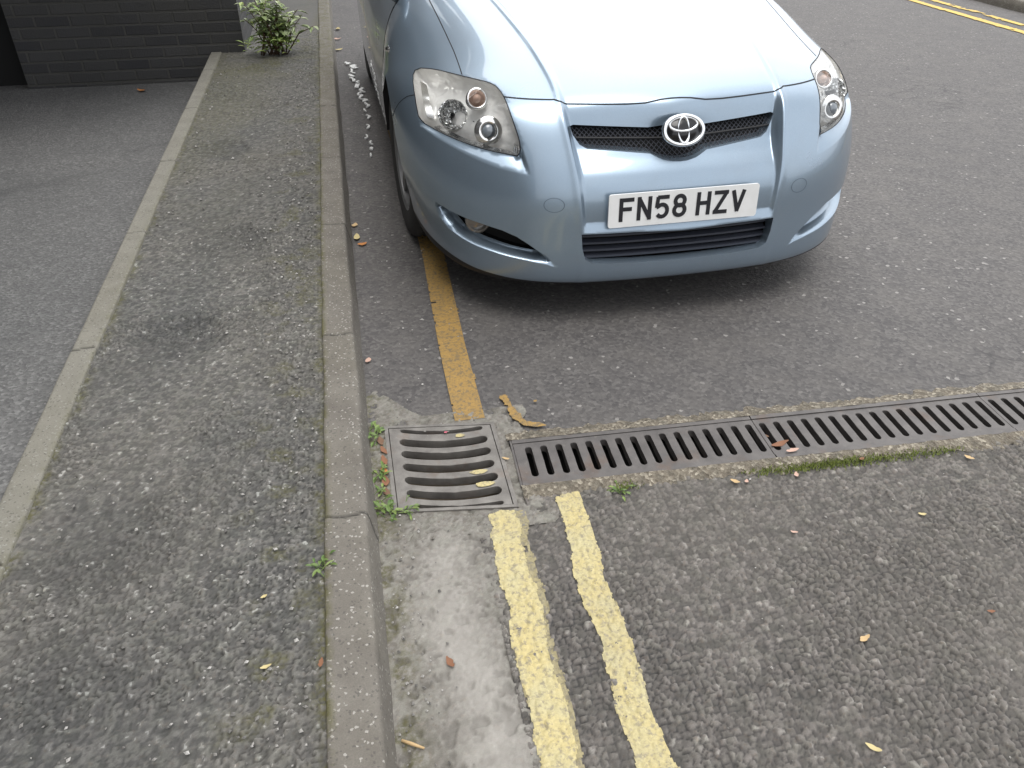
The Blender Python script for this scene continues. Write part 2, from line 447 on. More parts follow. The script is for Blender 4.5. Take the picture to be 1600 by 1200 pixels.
    fr = k.n('Fresnel', IOR=1.5); mx = k.n('MixShader', Fac=fr.outputs[0]); k.set(mx.inputs[1], tr.outputs[0]); k.set(mx.inputs[2], gl.outputs[0])
    k.t.links.new(mx.outputs[0], k.t.nodes['Material Output'].inputs['Surface']); M['lens'] = k.m
    M['window'] = plain('tinted_glass', (.012, .016, .018), .04, 0, Coat_Weight=1.)
    k = NM('number_plate'); M['plate'] = k.out(Base_Color=k.ramp(k.noise(25, 4), (.3, (.76, .76, .74)), (.7, (.82, .82, .81))), Roughness=.35)
    M['plate_ink'] = plain('plate_lettering', (.012, .012, .016), .5)
    # --- greenery and litter
    def leafm(name, a, b, rough=.55):
        k = NM(name)
        inf = k.t.nodes.new('ShaderNodeObjectInfo')
        g = k.t.nodes.new('ShaderNodeNewGeometry')
        c = k.mix(g.outputs['Random Per Island'], a, b)
        c = k.mix(k.ramp(k.noise(60, 4), (.45, 0.), (.7, .5)), c, k.mix(.6, c, a))
        return k.out(Base_Color=c, Roughness=rough)
    M['leaf_grey'] = leafm('grey_green_leaf', (.26, .33, .14), (.52, .57, .36))
    M['leaf_green'] = leafm('green_leaf', (.17, .27, .07), (.38, .45, .14))
    M['weed'] = leafm('weed_leaf', (.07, .13, .03), (.19, .25, .07))
    M['moss'] = leafm('moss', (.08, .11, .018), (.19, .22, .05), .9)
    M['silt_leaf'] = None
    M['stem'] = plain('woody_stem', (.11, .065, .04), .8)
    for n, a, b in (('rust', (.22, .095, .045), (.16, .07, .035)), ('tan', (.50, .36, .19), (.40, .27, .13)), ('pink', (.50, .33, .26), (.42, .27, .21)),
                    ('brown', (.16, .085, .045), (.11, .06, .035)), ('straw', (.52, .44, .22), (.42, .34, .16)), ('orange', (.48, .20, .05), (.36, .14, .04)), ('petal', (.48, .11, .15), (.38, .09, .12))):
        k = NM('dry_leaf_'+n); M[n] = k.out(Base_Color=k.mix(k.noise(70, 4), a, b), Roughness=.75)
    k = NM('loose_chippings'); g = k.t.nodes.new('ShaderNodeNewGeometry')
    M['grit'] = k.out(Base_Color=k.ramp(g.outputs['Random Per Island'], (0, (.10, .095, .088)), (.6, (.19, .18, .165)), (.9, (.36, .345, .32)), (1, (.48, .465, .44))), Roughness=.85)
    return M
MAT = make_materials()

# ------------------------------------------------------------------ ground, roads, kerbs (the setting)
KX0, KX1, KXF = -.162, -.062, -.042        # kerb back edge, arris, road-side foot
EX0, EX1 = -.925, -.848                    # edging strip
PAVE_Z = .092
def ch_y(x): return 1.635-.037*(x-.344)    # centre line of the channel across the road
def chip_field(x, y, cell, seed):
    f1, f2, cid = worley(x+.3*cell*vnoise(x, y, cell*.7, seed+1), y+.3*cell*vnoise(x, y, cell*.7, seed+2), cell, seed)
    t = np.clip((f2-f1)/.55, 0, 1)
    return t, cid
def road_near_h(x, y):
    t, cid = chip_field(x, y, .0165, 3); t2, c2 = chip_field(x, y, .0075, 31)
    wear = sstep(.35, .65, fbm(x, y, .35, 3, 8))
    h = .0115*(np.sqrt(t)*(.30+.70*cid))*(.5+.5*wear)+.0014*np.sqrt(t2)
    return h+.006*(fbm(x, y, .5, 3, 4)-.5)-.006, .62*cid+.38*c2, (1-sstep(.03, .42, t))*(.55+.45*wear)
def gutter_h(x, y):
    t, cid = chip_field(x, y, .012, 41)
    pit = sstep(.62, .72, fbm(x, y, .028, 3, 44))
    t2, c2 = chip_field(x, y, .0065, 43)
    h = .0030*np.sqrt(t)*cid+.0010*np.sqrt(t2)*c2-.005*pit+.008*(fbm(x, y, .3, 3, 46)-.5)-.004
    return h, .15+.5*fbm(x, y, .05, 4, 47)+.28*(cid-.5)+.30*(c2-.5)+.1, np.clip(.75*pit+.35*(1-sstep(.0, .15, t))*sstep(.45, .6, fbm(x, y, .1, 2, 48)), 0, 1)
def pave_h(x, y):
    t, cid = chip_field(x, y, .0125, 13); t2, c2 = chip_field(x, y, .0065, 14)
    loose = sstep(.42, .66, fbm(x, y, .22, 3, 15)+.20*np.exp(-((x+.25)/.10)**2))
    h = (.0028+.0070*loose)*np.sqrt(t)*(.25+.75*cid)+.0014*np.sqrt(t2)
    h = h+.010*(fbm(x, y, .6, 3, 16)-.5)
    for cx, cy, r, dp in ((-.62, 2.36, .15, .014), (-.65, 4.22, .15, .010), (-.66, 1.45, .17, .008)):
        d = np.hypot(x-cx, y-cy)/r+.25*(fbm(x, y, .08, 2, 19)-.5)
        h = h-dp*(1-sstep(.72, 1.0, d))
    return h-.006, .60*cid+.40*c2, (1-sstep(.03, .30, t))*(.5+.5*loose)
def sheet(name, xs, ys, fn, z, mat, keep=None, extra=None):
    X, Y = np.meshgrid(xs, ys)
    h, tone, gap = fn(X, Y)
    P = np.stack([X, Y, z+h], -1); at = dict(tone=tone, gap=gap)
    if extra: at.update({k: f(X, Y) for k, f in extra.items()})
    kp = None
    if keep is not None:
        xc = (X[:-1, :-1]+X[1:, 1:])/2; yc = (Y[:-1, :-1]+Y[1:, 1:])/2; kp = keep(xc, yc)
    return struct(link(name, grid_mesh(name, P, True, kp, at), mat))
def flat(name, x0, y0, x1, y1, z, mat):
    return struct(link(name, mesh(name, [(x0, y0, z), (x1, y0, z), (x1, y1, z), (x0, y1, z)], [(0, 1, 2, 3)]), mat))

def build_ground():
    # base sheet to the horizon
    g = flat('ground', -300, -300, 300, 300, -.75, MAT['asphalt'])
    # smooth road beyond the channel
    V = [(KXF-.03, 1.86, 0), (.0, 1.86, 0), (.31, 1.815, 0), (.344, ch_y(.344)+.1, 0), (7.0, ch_y(7.0)+.1, 0), (7.0, 70, 0), (KXF-.03, 70, 0)]
    xs = np.concatenate([np.linspace(KXF-.03, 1.9, 90), np.linspace(1.95, 6.42, 40)]); 
    def far_h(x, y): return .010*(fbm(x, y, .9, 3, 60)-.5)*sstep(0, .2, x+.07)
    def edge(x): return np.where(x < .325, 1.85-.12*(x-.0), ch_y(x)+.095)
    ts = np.linspace(0, 1, 160)**2.2
    X = np.repeat(xs[None], len(ts), 0); E0 = edge(X); Y = E0+(60-E0)*ts[:, None]
    struct(link('road', grid_mesh('road', np.stack([X, Y, far_h(X, Y)-.001], -1)), MAT['asphalt']))
    # coarse dressed surface this side of it; fine relief where the camera can see the stones
    def nearkeep(x, y): return (y < ch_y(x)-.1) & ((x > .335) | (y < 1.465-.1*(x-.2)))
    sheet('road_surface', np.arange(.20, 2.02, .0038), np.arange(.42, 1.54, .0038), road_near_h, 0, MAT['coarse'], nearkeep)
    def coarse_flat(x, y): return -.004+0*x, .42+.2*_h(np.round(x*90), np.round(y*90), 3), .35+0*x
    for i, (x0, y0, x1, y1) in enumerate(((2.0, -20, 6.42, 1.50), (KXF-.03, -20, 2.0, .425))):
        xs = np.linspace(x0, x1, 60); ys = np.linspace(y0, y1, 60)
        sheet('road_surface', xs, ys, coarse_flat, -.004, MAT['coarse'], (lambda x, y: y < ch_y(x)-.1) if i == 0 else None)
    # concrete gutter strip along the kerb
    def pale(x, y): return np.clip(np.exp(-((x-.12-.02*np.sin(y*9))/.075)**2)*sstep(1.47, 1.30, y)*(.3+1.0*fbm(x, y, .09, 3, 70)), 0, 1)
    def gmoss(x, y): return np.clip(sstep(.035, -.03, x)*sstep(.35, .6, fbm(x, y, .05, 3, 71)), 0, 1)*.8
    sheet('gutter', np.arange(KXF-.035, .255, .0038), np.arange(.42, 1.52, .0038), gutter_h, .003, MAT['gutter'],
          lambda x, y: (y < 1.47-.1*(x-.2)) & (x < .235+.03*vnoise(x*0, y, .07, 72)), dict(pale=pale, moss=gmoss))
    sheet('gutter', np.linspace(KXF-.035, .24, 14), np.linspace(-20, .43, 400), lambda x, y: (-.003+0*x, .15+.6*fbm(x, y, .2, 3, 47), 0*x), .001, MAT['gutter'], None, dict(pale=pale, moss=gmoss))
    # patching between gully, kerb, channel and road
    def patch_keep(x, y):
        sk = y+.13*(x-.155)
        gul = (x > -.002) & (x < .312) & (sk > 1.487) & (sk < 1.838)
        chn = (x > .340) & (abs(y-ch_y(x)) < .098)
        return ~gul & ~chn & (y < 2.02+.05*vnoise(x, y*0, .05, 75)) & (x < .38+.04*vnoise(x*0, y, .06, 76)) & ((y < 1.90+.18*sstep(.13, -.05, x)) | (x < 0))
    sheet('gutter', np.arange(KXF-.035, .42, .004), np.arange(1.40, 2.10, .004), lambda x, y: gutter_h(x, y*1.0+.7), .0035, MAT['gutter'], patch_keep,
          dict(pale=lambda x, y: 0*x, moss=gmoss))
    # mortar haunch along both sides of the channel
    for sgn in (1, -1):
        xs = np.arange(.335, 6.4, .01); n = 9
        tt = np.linspace(0, 1, n)
        X = np.repeat(xs[:, None], n, 1); wid = .026+.018*vnoise(X, X*0, .06, 80+sgn)+.02*vnoise(X, X*0, .011, 82+sgn)
        Y = ch_y(X)+sgn*(.096+wid*tt[None]); Z = .0055+.003*vnoise(X, Y, .014, 83)-.009*tt[None]**2
        P = np.stack([X, Y, Z], -1)
        if sgn < 0: P = P[:, ::-1]
        struct(link('channel_haunch', grid_mesh('channel_haunch', P[:, ::-1] if sgn > 0 else P[:, ::-1]), MAT['mortar']))
    # footway
    def pmoss(x, y):
        m = .85*np.exp(-((x-KX0)/(.010+.02*vnoise(x*0, y, .05, 90)))**2)*sstep(.35, .6, fbm(x, y, .06, 4, 91))
        m = np.maximum(m, .42*sstep(2.2, 5.5, y)*sstep(-.30, -.66, x)*sstep(.38, .62, fbm(x, y, .45, 4, 92)))
        m = np.maximum(m, .8*np.exp(-((y-5.95)/.33)**2)*sstep(.35, .55, fbm(x, y, .3, 3, 93)))
        m = np.maximum(m, .55*sstep(.56, .70, fbm(x, y, .07, 3, 94))*np.exp(-((x+.26)/.1)**2))
        m = np.maximum(m, .8*np.exp(-((x-EX1)/.02)**2)*sstep(.4, .6, fbm(x, y, .1, 3, 95)))
        return np.clip(m, 0, 1)
    px = np.arange(EX1-.004, KX0+.006, .0042)
    def worn(x, y):
        m = 0*x
        for cx, cy, r in ((-.62, 2.36, .15), (-.65, 4.22, .15), (-.66, 1.45, .16), (-.60, .95, .22), (-.50, 3.1, .16)):
            m = np.maximum(m, 1-sstep(.45, 1.25, np.hypot(x-cx, (y-cy)*.8)/r+.5*(fbm(x, y, .10, 3, 19)-.5)))
        return m*.5
    ex = dict(moss=pmoss, worn=worn)
    sheet('pavement', px, np.arange(.62, 3.2, .0042), pave_h, PAVE_Z, MAT['pave'], None, ex)
    sheet('pavement', np.arange(EX1-.004, KX0+.006, .0075), np.arange(3.19, 7.2, .009), pave_h, PAVE_Z, MAT['pave'], None, ex)
    def pf(x, y): return -.002+0*x, .5+0*x, .15+0*x
    sheet('pavement', np.linspace(EX1, KX0, 8), np.linspace(7.19, 60, 50), pf, PAVE_Z, MAT['pave'], None, ex)
    sheet('pavement', np.linspace(EX1, KX0, 8), np.linspace(-20, .625, 50), pf, PAVE_Z-.004, MAT['pave'], None, ex)
    # kerb: profile swept along Y, worn arris, open joints
    def sweep(name, prof, ys, joints, mat, wob, mossfn, jw=.0035):
        prof = np.array(prof); n = len(prof)
        X = np.repeat(prof[None, :, 0], len(ys), 0); Z = np.repeat(prof[None, :, 1], len(ys), 0); Y = np.repeat(ys[:, None], n, 1)
        X = X+wob*(fbm(Y, Z*3, .25, 3, 101)-.5); Z = Z+wob*.8*(fbm(Y, X, .12, 4, 102)-.5)*(prof[None, :, 1] > .03)
        stone = np.searchsorted(np.array(joints), ys)
        X = X+(.002*(_h(stone, stone*0, 5)-.5))[:, None]; Z = Z+(.003*(_h(stone, stone*0, 6)-.5))[:, None]*(prof[None, :, 1] > .03)
        jd = np.min(np.abs(Y[..., None]-np.array(joints)[None, None]-.004*np.sin(X*70)[..., None]), -1)
        j = 1-sstep(jw*.5, jw*1.3, jd)
        Z = Z-.006*j*(prof[None, :, 1] > .03)
        P = np.stack([X, Y, Z], -1)[:, ::-1]
        return struct(link(name, grid_mesh(name, P, True, None, dict(joint=j[:, ::-1], moss=mossfn(X, Y, Z)[:, ::-1])), mat))
    kp = [(KX0, -.02), (KX0, .07), (KX0+.001, .096), (KX0+.004, .1)]+[(x, .1) for x in np.linspace(KX0+.012, KX1-.014, 9)]+\
         [(KX1-.007, .0985), (KX1-.002, .094), (KX1+.001, .086)]+[(KX1+.001+(KXF-KX1-.001)*t, .086-.10*t) for t in (.2, .4, .6, .8, 1.)]
    kj = [1.417-.905, 1.417, 2.254, 3.134, 3.96, 4.87, 5.78, 6.7, 7.6]+[8.5+.9*i for i in range(50)]
    ysk = np.concatenate([np.linspace(-20, .5, 40), np.arange(.51, 4.2, .006), np.arange(4.2, 9, .012), np.linspace(9.1, 60, 120)])
    def kmoss(x, y, z):
        m = sstep(KX0+.02, KX0, x)*.9
        return np.clip(np.maximum(m, sstep(4.2, 6.5, y)*.55*sstep(.05, .09, z)), 0, 1)
    sweep('kerb', kp, ysk, kj, MAT['kerb'], .007, kmoss)
    ep = [(EX0, -.18), (EX0, .05), (EX0+.001, .096), (EX0+.005, .1)]+[(x, .1) for x in np.linspace(EX0+.012, EX1-.012, 6)]+[(EX1-.005, .1), (EX1-.001, .096), (EX1, .06), (EX1, -.02)]
    yse = np.concatenate([np.linspace(-20, .9, 30), np.arange(.91, 6.40, .008)])
    sweep('edging', ep, yse, [-.4, .5, 1.41, 2.322, 3.209, 4.064, 4.97, 5.88], MAT['edging'], .003, lambda x, y, z: .35*sstep(EX1-.02, EX1, x))
    # sunken yard: falls away from the edging towards the brick wall
    xs = np.linspace(-9, EX0+.002, 110); ys = np.concatenate([np.linspace(-20, .5, 12), np.linspace(.6, 6.6, 140), np.linspace(6.7, 11, 20)])
    X, Y = np.meshgrid(xs, ys)
    Z = .085-.187*sstep(1.2, 6.4, np.minimum(Y, 6.4))+.02*(fbm(X, Y, .8, 4, 120)-.5)
    Z = Z-.014*np.exp(-((Y-4.40-.15*fbm(X, Y, .5, 3, 121))/.05)**2)*sstep(-1.1, -1.4, X)
    struct(link('yard', grid_mesh('yard', np.stack([X, Y, Z], -1)), MAT['yard']))
    # far side of the street
    fk = [(6.33, -.02), (6.335, .04), (6.345, .085), (6.355, .096), (6.37, .1), (6.46, .1), (6.46, -.02)]
    sweep('far_kerb', fk, np.concatenate([np.linspace(-20, 4, 30), np.arange(4, 12, .03), np.linspace(12.1, 60, 60)]), [-1, 0, .9, 1.8]+[2.7+.9*i for i in range(40)], MAT['kerb'], .003, lambda x, y, z: 0*x)
    sheet('far_pavement', np.linspace(6.45, 9.4, 60), np.linspace(-20, 60, 300), lambda x, y: (.004*(fbm(x, y, .5, 2, 130)-.5), fbm(x, y, .03, 3, 131), .1+0*x), .095, MAT['pave'], None, dict(moss=lambda x, y: 0*x))

    # ---- painted lines
    def line(name, centre, y0, y1, w, hf, z, mat, rag=.006, holes=.0, step=.004, tone=0, seed=0, bits=None):
        ys = np.arange(y0, y1, step); n = int(w/step)+7; ts = np.linspace(-w/2-.012, w/2+.012, n)
        T, Y = np.meshgrid(ts, ys); X = centre(Y)+T
        h = hf(X, Y) if hf else 0*X
        Z = z+h+.0012*vnoise(X, Y, .012, 140)
        e = w/2+rag*(fbm(Y+9*(T > 0), T*.3+seed, .03, 5, 141+seed)-.55)*2.4
        ok = np.abs(T) < e
        if holes: ok &= fbm(X, Y, .06, 2, 145+seed) < 1-holes*.75
        endr = rag*3*(fbm(X, X*0+seed, .03, 3, 147)-.4)
        ok &= (Y > y0+.006+endr) & (Y < y1-.006-endr)
        if bits is not None: ok &= bits(X, Y)
        k = ok[:-1, :-1] & ok[1:, 1:] & ok[1:, :-1] & ok[:-1, 1:]
        return struct(link(name, grid_mesh(name, np.stack([X, Y, Z], -1), True, k), mat))
    soft = lambda x, y: .55*road_near_h(x, y)[0]
    softg = lambda x, y: .5*np.maximum(gutter_h(x, y)[0], road_near_h(x, y)[0])
    c1 = lambda y: np.interp(y, [.3, .776, 1.064, 1.241, 1.466], [.244, .247, .2555, .2605, .2655])+.004*np.sin(y*23)
    c2 = lambda y: np.interp(y, [.3, .741, 1.03, 1.206, 1.496], [.418, .4215, .4295, .432, .450])+.004*np.sin(y*19+1)
    line('yellow_line', c1, .30, 1.468, .079, softg, .0026, MAT['pale_yellow'], .009, .0, .0025, seed=1)
    line('faded_yellow_line', lambda y: c1(y)+.014+.006*np.sin(y*5), .30, 1.47, .088, softg, .0012, MAT['old_yellow'], .008, .34, .003, seed=2)
    line('yellow_line', c2, .30, 1.50, .073, soft, .0012, MAT['pale_yellow'], .010, .0, .0025, seed=3)
    line('yellow_line', c1, -12, .315, .079, None, .002, MAT['pale_yellow'], .004, 0, .012, seed=8)
    line('yellow_line', c2, -12, .315, .073, None, .002, MAT['pale_yellow'], .004, 0, .012, seed=9)
    cu = lambda y: np.interp(y, [1.84, 2.27, 2.93, 6, 60], [.2485, .2525, .2725, .275, .275])
    line('yellow_line', cu, 1.845, 9, .094, lambda x, y: .010*(fbm(x, y, .9, 3, 60)-.5)*sstep(0, .2, x+.07), .0032, MAT['ochre'], .004, .12, step=.005, seed=4)
    line('yellow_line_scraps', lambda y: .41+0*y, 1.77, 1.96, .13, lambda x, y: .0*x, .0062, MAT['ochre'], .0, 0, .0025, seed=5,
         bits=lambda x, y: (pdist(np.stack([x.ravel(), y.ravel()], -1), [(.366, 1.948), (.374, 1.90), (.382, 1.85), (.402, 1.80), (.448, 1.776)]).reshape(x.shape) < .011+.020*(fbm(x, y, .022, 3, 150)-.42)) | (np.hypot(x-.456, y-1.903) < .007))
    fh = lambda x, y: .010*(fbm(x, y, .9, 3, 60)-.5)
    line('far_yellow_line', lambda y: 5.715+.0*y, -5, 60, .10, fh, .004, MAT['far_yellow'], .010, .14, step=.03 if False else .02, seed=6)
    line('far_yellow_line', lambda y: 5.925+.0*y, -5, 60, .085, fh, .004, MAT['far_yellow'], .012, .36, step=.02, seed=7)
build_ground()

# ------------------------------------------------------------------ the car (car frame: x lateral, y back from the nose, z up)
NET = [
[(0,.08,.128),(.2,.08,.128),(.38,.10,.128),(.55,.15,.128),(.67,.24,.13),(.755,.36,.135),(.80,.48,.145),(.815,.575,.16)],
[(0,-.01,.138),(.2,-.007,.138),(.38,.008,.138),(.55,.056,.138),(.68,.15,.14),(.758,.285,.15),(.808,.43,.165),(.828,.568,.185)],
[(0,-.033,.165),(.2,-.030,.165),(.38,-.012,.165),(.55,.038,.165),(.685,.135,.168),(.762,.27,.178),(.815,.42,.195),(.838,.555,.22)],
[(0,-.033,.235),(.2,-.030,.235),(.38,-.012,.235),(.55,.038,.235),(.685,.135,.236),(.765,.268,.24),(.823,.415,.25),(.846,.547,.275)],
[(0,-.025,.33),(.2,-.022,.33),(.38,-.004,.33),(.55,.047,.33),(.69,.14,.33),(.778,.27,.332),(.835,.415,.332),(.855,.545,.33)],
[(0,-.02,.42),(.2,-.017,.42),(.38,.0,.42),(.55,.05,.42),(.69,.145,.42),(.785,.275,.42),(.845,.42,.40),(.866,.55,.375)],
[(0,.0,.505),(.2,.003,.505),(.38,.02,.505),(.545,.068,.505),(.68,.16,.505),(.785,.29,.50),(.853,.44,.475),(.877,.57,.44)],
[(0,.045,.585),(.2,.05,.585),(.38,.065,.583),(.54,.105,.582),(.67,.19,.58),(.78,.32,.575),(.857,.475,.555),(.883,.605,.51)],
[(0,.09,.66),(.2,.095,.66),(.38,.11,.656),(.535,.148,.655),(.66,.23,.653),(.77,.37,.65),(.857,.53,.625),(.885,.66,.57)],
[(0,.15,.725),(.2,.155,.725),(.38,.17,.72),(.53,.21,.717),(.65,.30,.717),(.765,.45,.715),(.853,.61,.68),(.885,.745,.627)],
[(0,.31,.795),(.2,.315,.795),(.38,.335,.785),(.53,.39,.767),(.65,.48,.757),(.765,.62,.745),(.855,.77,.705),(.885,.88,.661)],
[(0,.60,.872),(.2,.605,.87),(.38,.62,.86),(.54,.655,.838),(.665,.72,.81),(.785,.82,.785),(.866,.95,.725),(.887,1.05,.622)],
[(0,.92,.937),(.2,.925,.935),(.38,.935,.927),(.545,.955,.905),(.685,.99,.873),(.80,1.04,.835),(.874,1.10,.73),(.886,1.17,.53)],
[(0,1.18,.985),(.2,1.185,.983),(.38,1.195,.973),(.55,1.21,.955),(.695,1.23,.92),(.81,1.25,.845),(.874,1.26,.66),(.876,1.24,.33)],
]
NET = np.array(NET, float); NR, NC = NET.shape[:2]
def _pad():
    m = NET[:, 1:2].copy(); m[..., 0] *= -1
    A = np.concatenate([m, NET, 2*NET[:, -1:]-NET[:, -2:-1]], 1)
    return np.concatenate([2*A[:1]-A[1:2], A, 2*A[-1:]-A[-2:-1]], 0)
PAD = _pad()
def _bs(t): return np.stack([(1-t)**3, 3*t**3-6*t**2+4, -3*t**3+3*t**2+3*t+1, t**3], -1)/6
def surf(u, v):
    "front body surface: u 0..1 centre -> wheel arch (negative mirrors), v 0..1 lip -> cowl"
    u = np.asarray(u, float); v = np.asarray(v, float); sg = np.where(u < 0, -1., 1.)
    a = np.abs(u)*(NC-1); b = v*(NR-1)
    i = np.clip(np.floor(a).astype(int), 0, NC-2); j = np.clip(np.floor(b).astype(int), 0, NR-2)
    bu = _bs(a-i); bv = _bs(b-j); P = np.zeros(u.shape+(3,))
    for q in range(4):
        for p in range(4): P += (bv[..., q]*bu[..., p])[..., None]*PAD[j+q, i+p]
    P[..., 0] *= sg
    return P
# outlines on that surface (u, v), measured once and mirrored
HL = [(.7523,.7551),(.6714,.7533),(.5925,.7426),(.5116,.7339),(.4741,.7261),(.4605,.7111),(.4519,.6929),(.437,.6322),(.4233,.5867),(.4168,.5575),(.4201,.526),(.4616,.5307),(.5267,.5359),(.6083,.5459),(.693,.5594),(.7477,.5715),(.7778,.5789),(.7911,.6568),(.7844,.7232)]
LEDGE = [(.4168,.5575),(.3917,.4733),(.4343,.4803),(.4864,.4889),(.5636,.5063),(.6494,.5297),(.7068,.546),(.7711,.5677)]
SEAM = [(.4519,.6929),(.375,.689),(.305,.6862),(.293,.6800),(.235,.677),(.179,.6734),(.12,.6702),(.074,.6694),(.055,.672),(.037,.6744),(.012,.6758),(0.,.6758)]
HSIDE = [(.5765,.7400),(.5735,.76),(.5690,.8069),(.5680,.8541),(.5685,.8982),(.5705,.9376),(.5715,1.)]
GRILLE = [(0.,.6110),(.0438,.6092),(.07,.607),(.177,.618),(.262,.6265),(.2705,.6218),(.2646,.598),(.2483,.5675),(.2292,.554),(.1467,.542),(.071,.530),(.051,.5158),(.04,.5092),(.02,.5026),(0.,.5010)]
LOWGR = [(0.,.3026),(.12,.308),(.2555,.3083),(.2523,.268),(.2438,.2335),(.2245,.2195),(.117,.2136),(0.,.2114)]
FOG = [(.7323,.3369),(.6192,.3253),(.5315,.3186),(.4716,.3096),(.4299,.2961),(.3986,.2781),(.3634,.2543),(.3371,.2299),(.3105,.2014),(.3456,.2185),(.3989,.2286),(.4546,.235),(.5044,.2419),(.5713,.2495),(.6229,.258),(.6815,.2704),(.7175,.2948)]
FOGHOLE = FOG[:7]+[(.3854,.2445),(.4448,.2508),(.5191,.2597),(.5946,.2662),(.6488,.2757),(.6909,.298)]
TOW = (.329, .3925)
SPLIT = [(.7911,.66),(.83,.655),(.90,.635),(1.,.60)]
_cv = [.2,.30,.33,.385,.446,.505,.55,.605,.64,.684,.725,.755,.805,.88,1.]; _cu = [.25,.2545,.256,.262,.268,.274,.2795,.287,.291,.2925,.290,.297,.307,.342,.40]
_av = [0,.2,.312,.336,.40,.435,.475,.52,.56,.60,.64,.672,.70,.8,1.]; _aa = [0,0,.0,.013,.013,.0145,.022,.037,.046,.043,.027,.010,.006,.005,.002]
_avd = np.linspace(0, 1, 801); _aad = np.interp(_avd, _av, _aa); _aad = np.where(_avd > .36, np.convolve(np.pad(_aad, 14, 'edge'), np.hanning(29)/np.hanning(29).sum(), 'same')[14:-14], _aad)
HLB = HL[10:17]; HLT = HL[16:]+HL[:11]; FOGB = FOG[8:]+FOG[:1]; FOGT = FOGHOLE[6:]+FOGHOLE[:1]
def disp(u, v):
    "relief on the surface (metres along the normal): recessed centre panel, headlight ledge, fog recess"
    sh = np.shape(u); a = np.abs(np.ravel(u)); v = np.ravel(v)
    uc = np.interp(v, _vd, _ud); A = np.interp(v, _avd, _aad)
    w = np.interp(v, [.3, .5, .66, .7, 1.], [.014, .022, .022, .016, .02])
    d = -A*sstep(0, 1, (uc-a)/w)
    d = d+.0032*np.exp(-((a-uc)/.012)**2)*np.interp(v, [.3, .45, .66, .8, 1], [.3, .8, 1, 1.2, .7])
    d = d+.012*np.exp(-(a/.075)**2-((v-.648)/.036)**2)
    Q = np.stack([a, v], -1)
    near = (a > .37) & (a < .83) & (v > .46) & (v < .77)
    if near.any():
        q = Q[near]; LP = LEDGE+HLB[::-1]; inH = inpoly(q, HL); inL = inpoly(q, LP) & ~inH
        dB = pdist(q, HLB); dT = pdist(q, HLT); dL = pdist(q, LEDGE[1:])
        e = np.zeros(len(q)); e[inH] = (-.018*dT/(dT+dB+1e-6))[inH]; e[inL] = (-.018*dL/(dL+dB+1e-6)*sstep(0, .006, pdist(q, LEDGE[:2])))[inL]
        e = np.where(dB < 6e-4, -.018*sstep(0, .006, pdist(q, LEDGE[:1]+HL[10:11])), e)
        d[near] += e
    near = (a > .29) & (a < .75) & (v > .19) & (v < .345)
    if near.any():
        q = Q[near]; inF = inpoly(q, FOG); dB = pdist(q, FOGB); dT = pdist(q, FOGT)
        e = np.zeros(len(q)); e[inF] = (-.050*dB/(dB+dT+1e-6)*sstep(.0012, .010, pdist(q, FOG[:9])))[inF]; d[near] += e
    return d.reshape(sh)
def pt(u, v, off=0., relief=True, nrm=False):
    "point (and normal) on the relief surface"
    u = np.asarray(u, float); v = np.asarray(v, float)
    def base(u, v):
        P = surf(u, v); e = 1e-3
        v0 = np.clip(v-e, 0, 1); v1 = np.clip(v+e, 0, 1); u0 = np.clip(u-e, -1, 1); u1 = np.clip(u+e, -1, 1)
        n = np.cross(surf(u1, v)-surf(u0, v), surf(u, v1)-surf(u, v0)); n /= np.linalg.norm(n, axis=-1, keepdims=True)+1e-12
        return P, n
    P, n = base(u, v)
    D = (disp(u, v) if relief else 0*u)+off
    out = P+n*D[..., None]
    if not nrm: return out
    e = 1.2e-3
    def q(u, v):
        P, n = base(np.clip(u, -1, 1), np.clip(v, 0, 1)); return P+n*((disp(u, v) if relief else 0*u))[..., None]
    N = np.cross(q(u+e, v)-q(u-e, v), q(u, v+e)-q(u, v-e)); N /= np.linalg.norm(N, axis=-1, keepdims=True)+1e-12
    return out, N
_vd = np.linspace(0, 1, 401); _ud = np.interp(_vd, _cv, _cu)
_ud = np.convolve(np.pad(_ud, 20, 'edge'), np.hanning(43)[1:-1]/np.hanning(43).sum(), 'same')[20:-20]
SU, SV = 1.15, 1.62      # metres per unit of u and v, roughly
def to_m(L): return [(a*SU, b*SV) for a, b in L]
def mirror(V, F, N=None):
    V2 = V*np.array([-1, 1, 1]); F2 = F[:, ::-1]
    return V2, F2, (None if N is None else N*np.array([-1, 1, 1]))
def ribbon(L, w, off, both=True, closed=False, relief=True):
    "thin strip lying on the body along a (u,v) line -> V, F for both sides"
    L = np.array(resample(L, .006, closed)); m = len(L); VV = []; FF = []
    L2 = L*np.array([SU, SV])
    t = (np.roll(L2, -1, 0)-np.roll(L2, 1, 0)) if closed else np.gradient(L2, axis=0)
    t /= np.linalg.norm(t, axis=1, keepdims=True)+1e-12
    nn = np.stack([-t[:, 1], t[:, 0]], 1)/np.array([SU, SV])
    A = L+nn*w/2; B = L-nn*w/2
    for sg in ((1, -1) if both else (1,)):
        a = pt(np.clip(A[:, 0], 0, 1)*sg, A[:, 1], off, relief); b = pt(np.clip(B[:, 0], 0, 1)*sg, B[:, 1], off, relief)
        k = len(VV); VV += list(a)+list(b)
        for i in range(m if closed else m-1):
            j = (i+1) % m; f = (k+i, k+j, k+m+j, k+m+i); FF.append(f if sg < 0 else f[::-1])
    return VV, FF
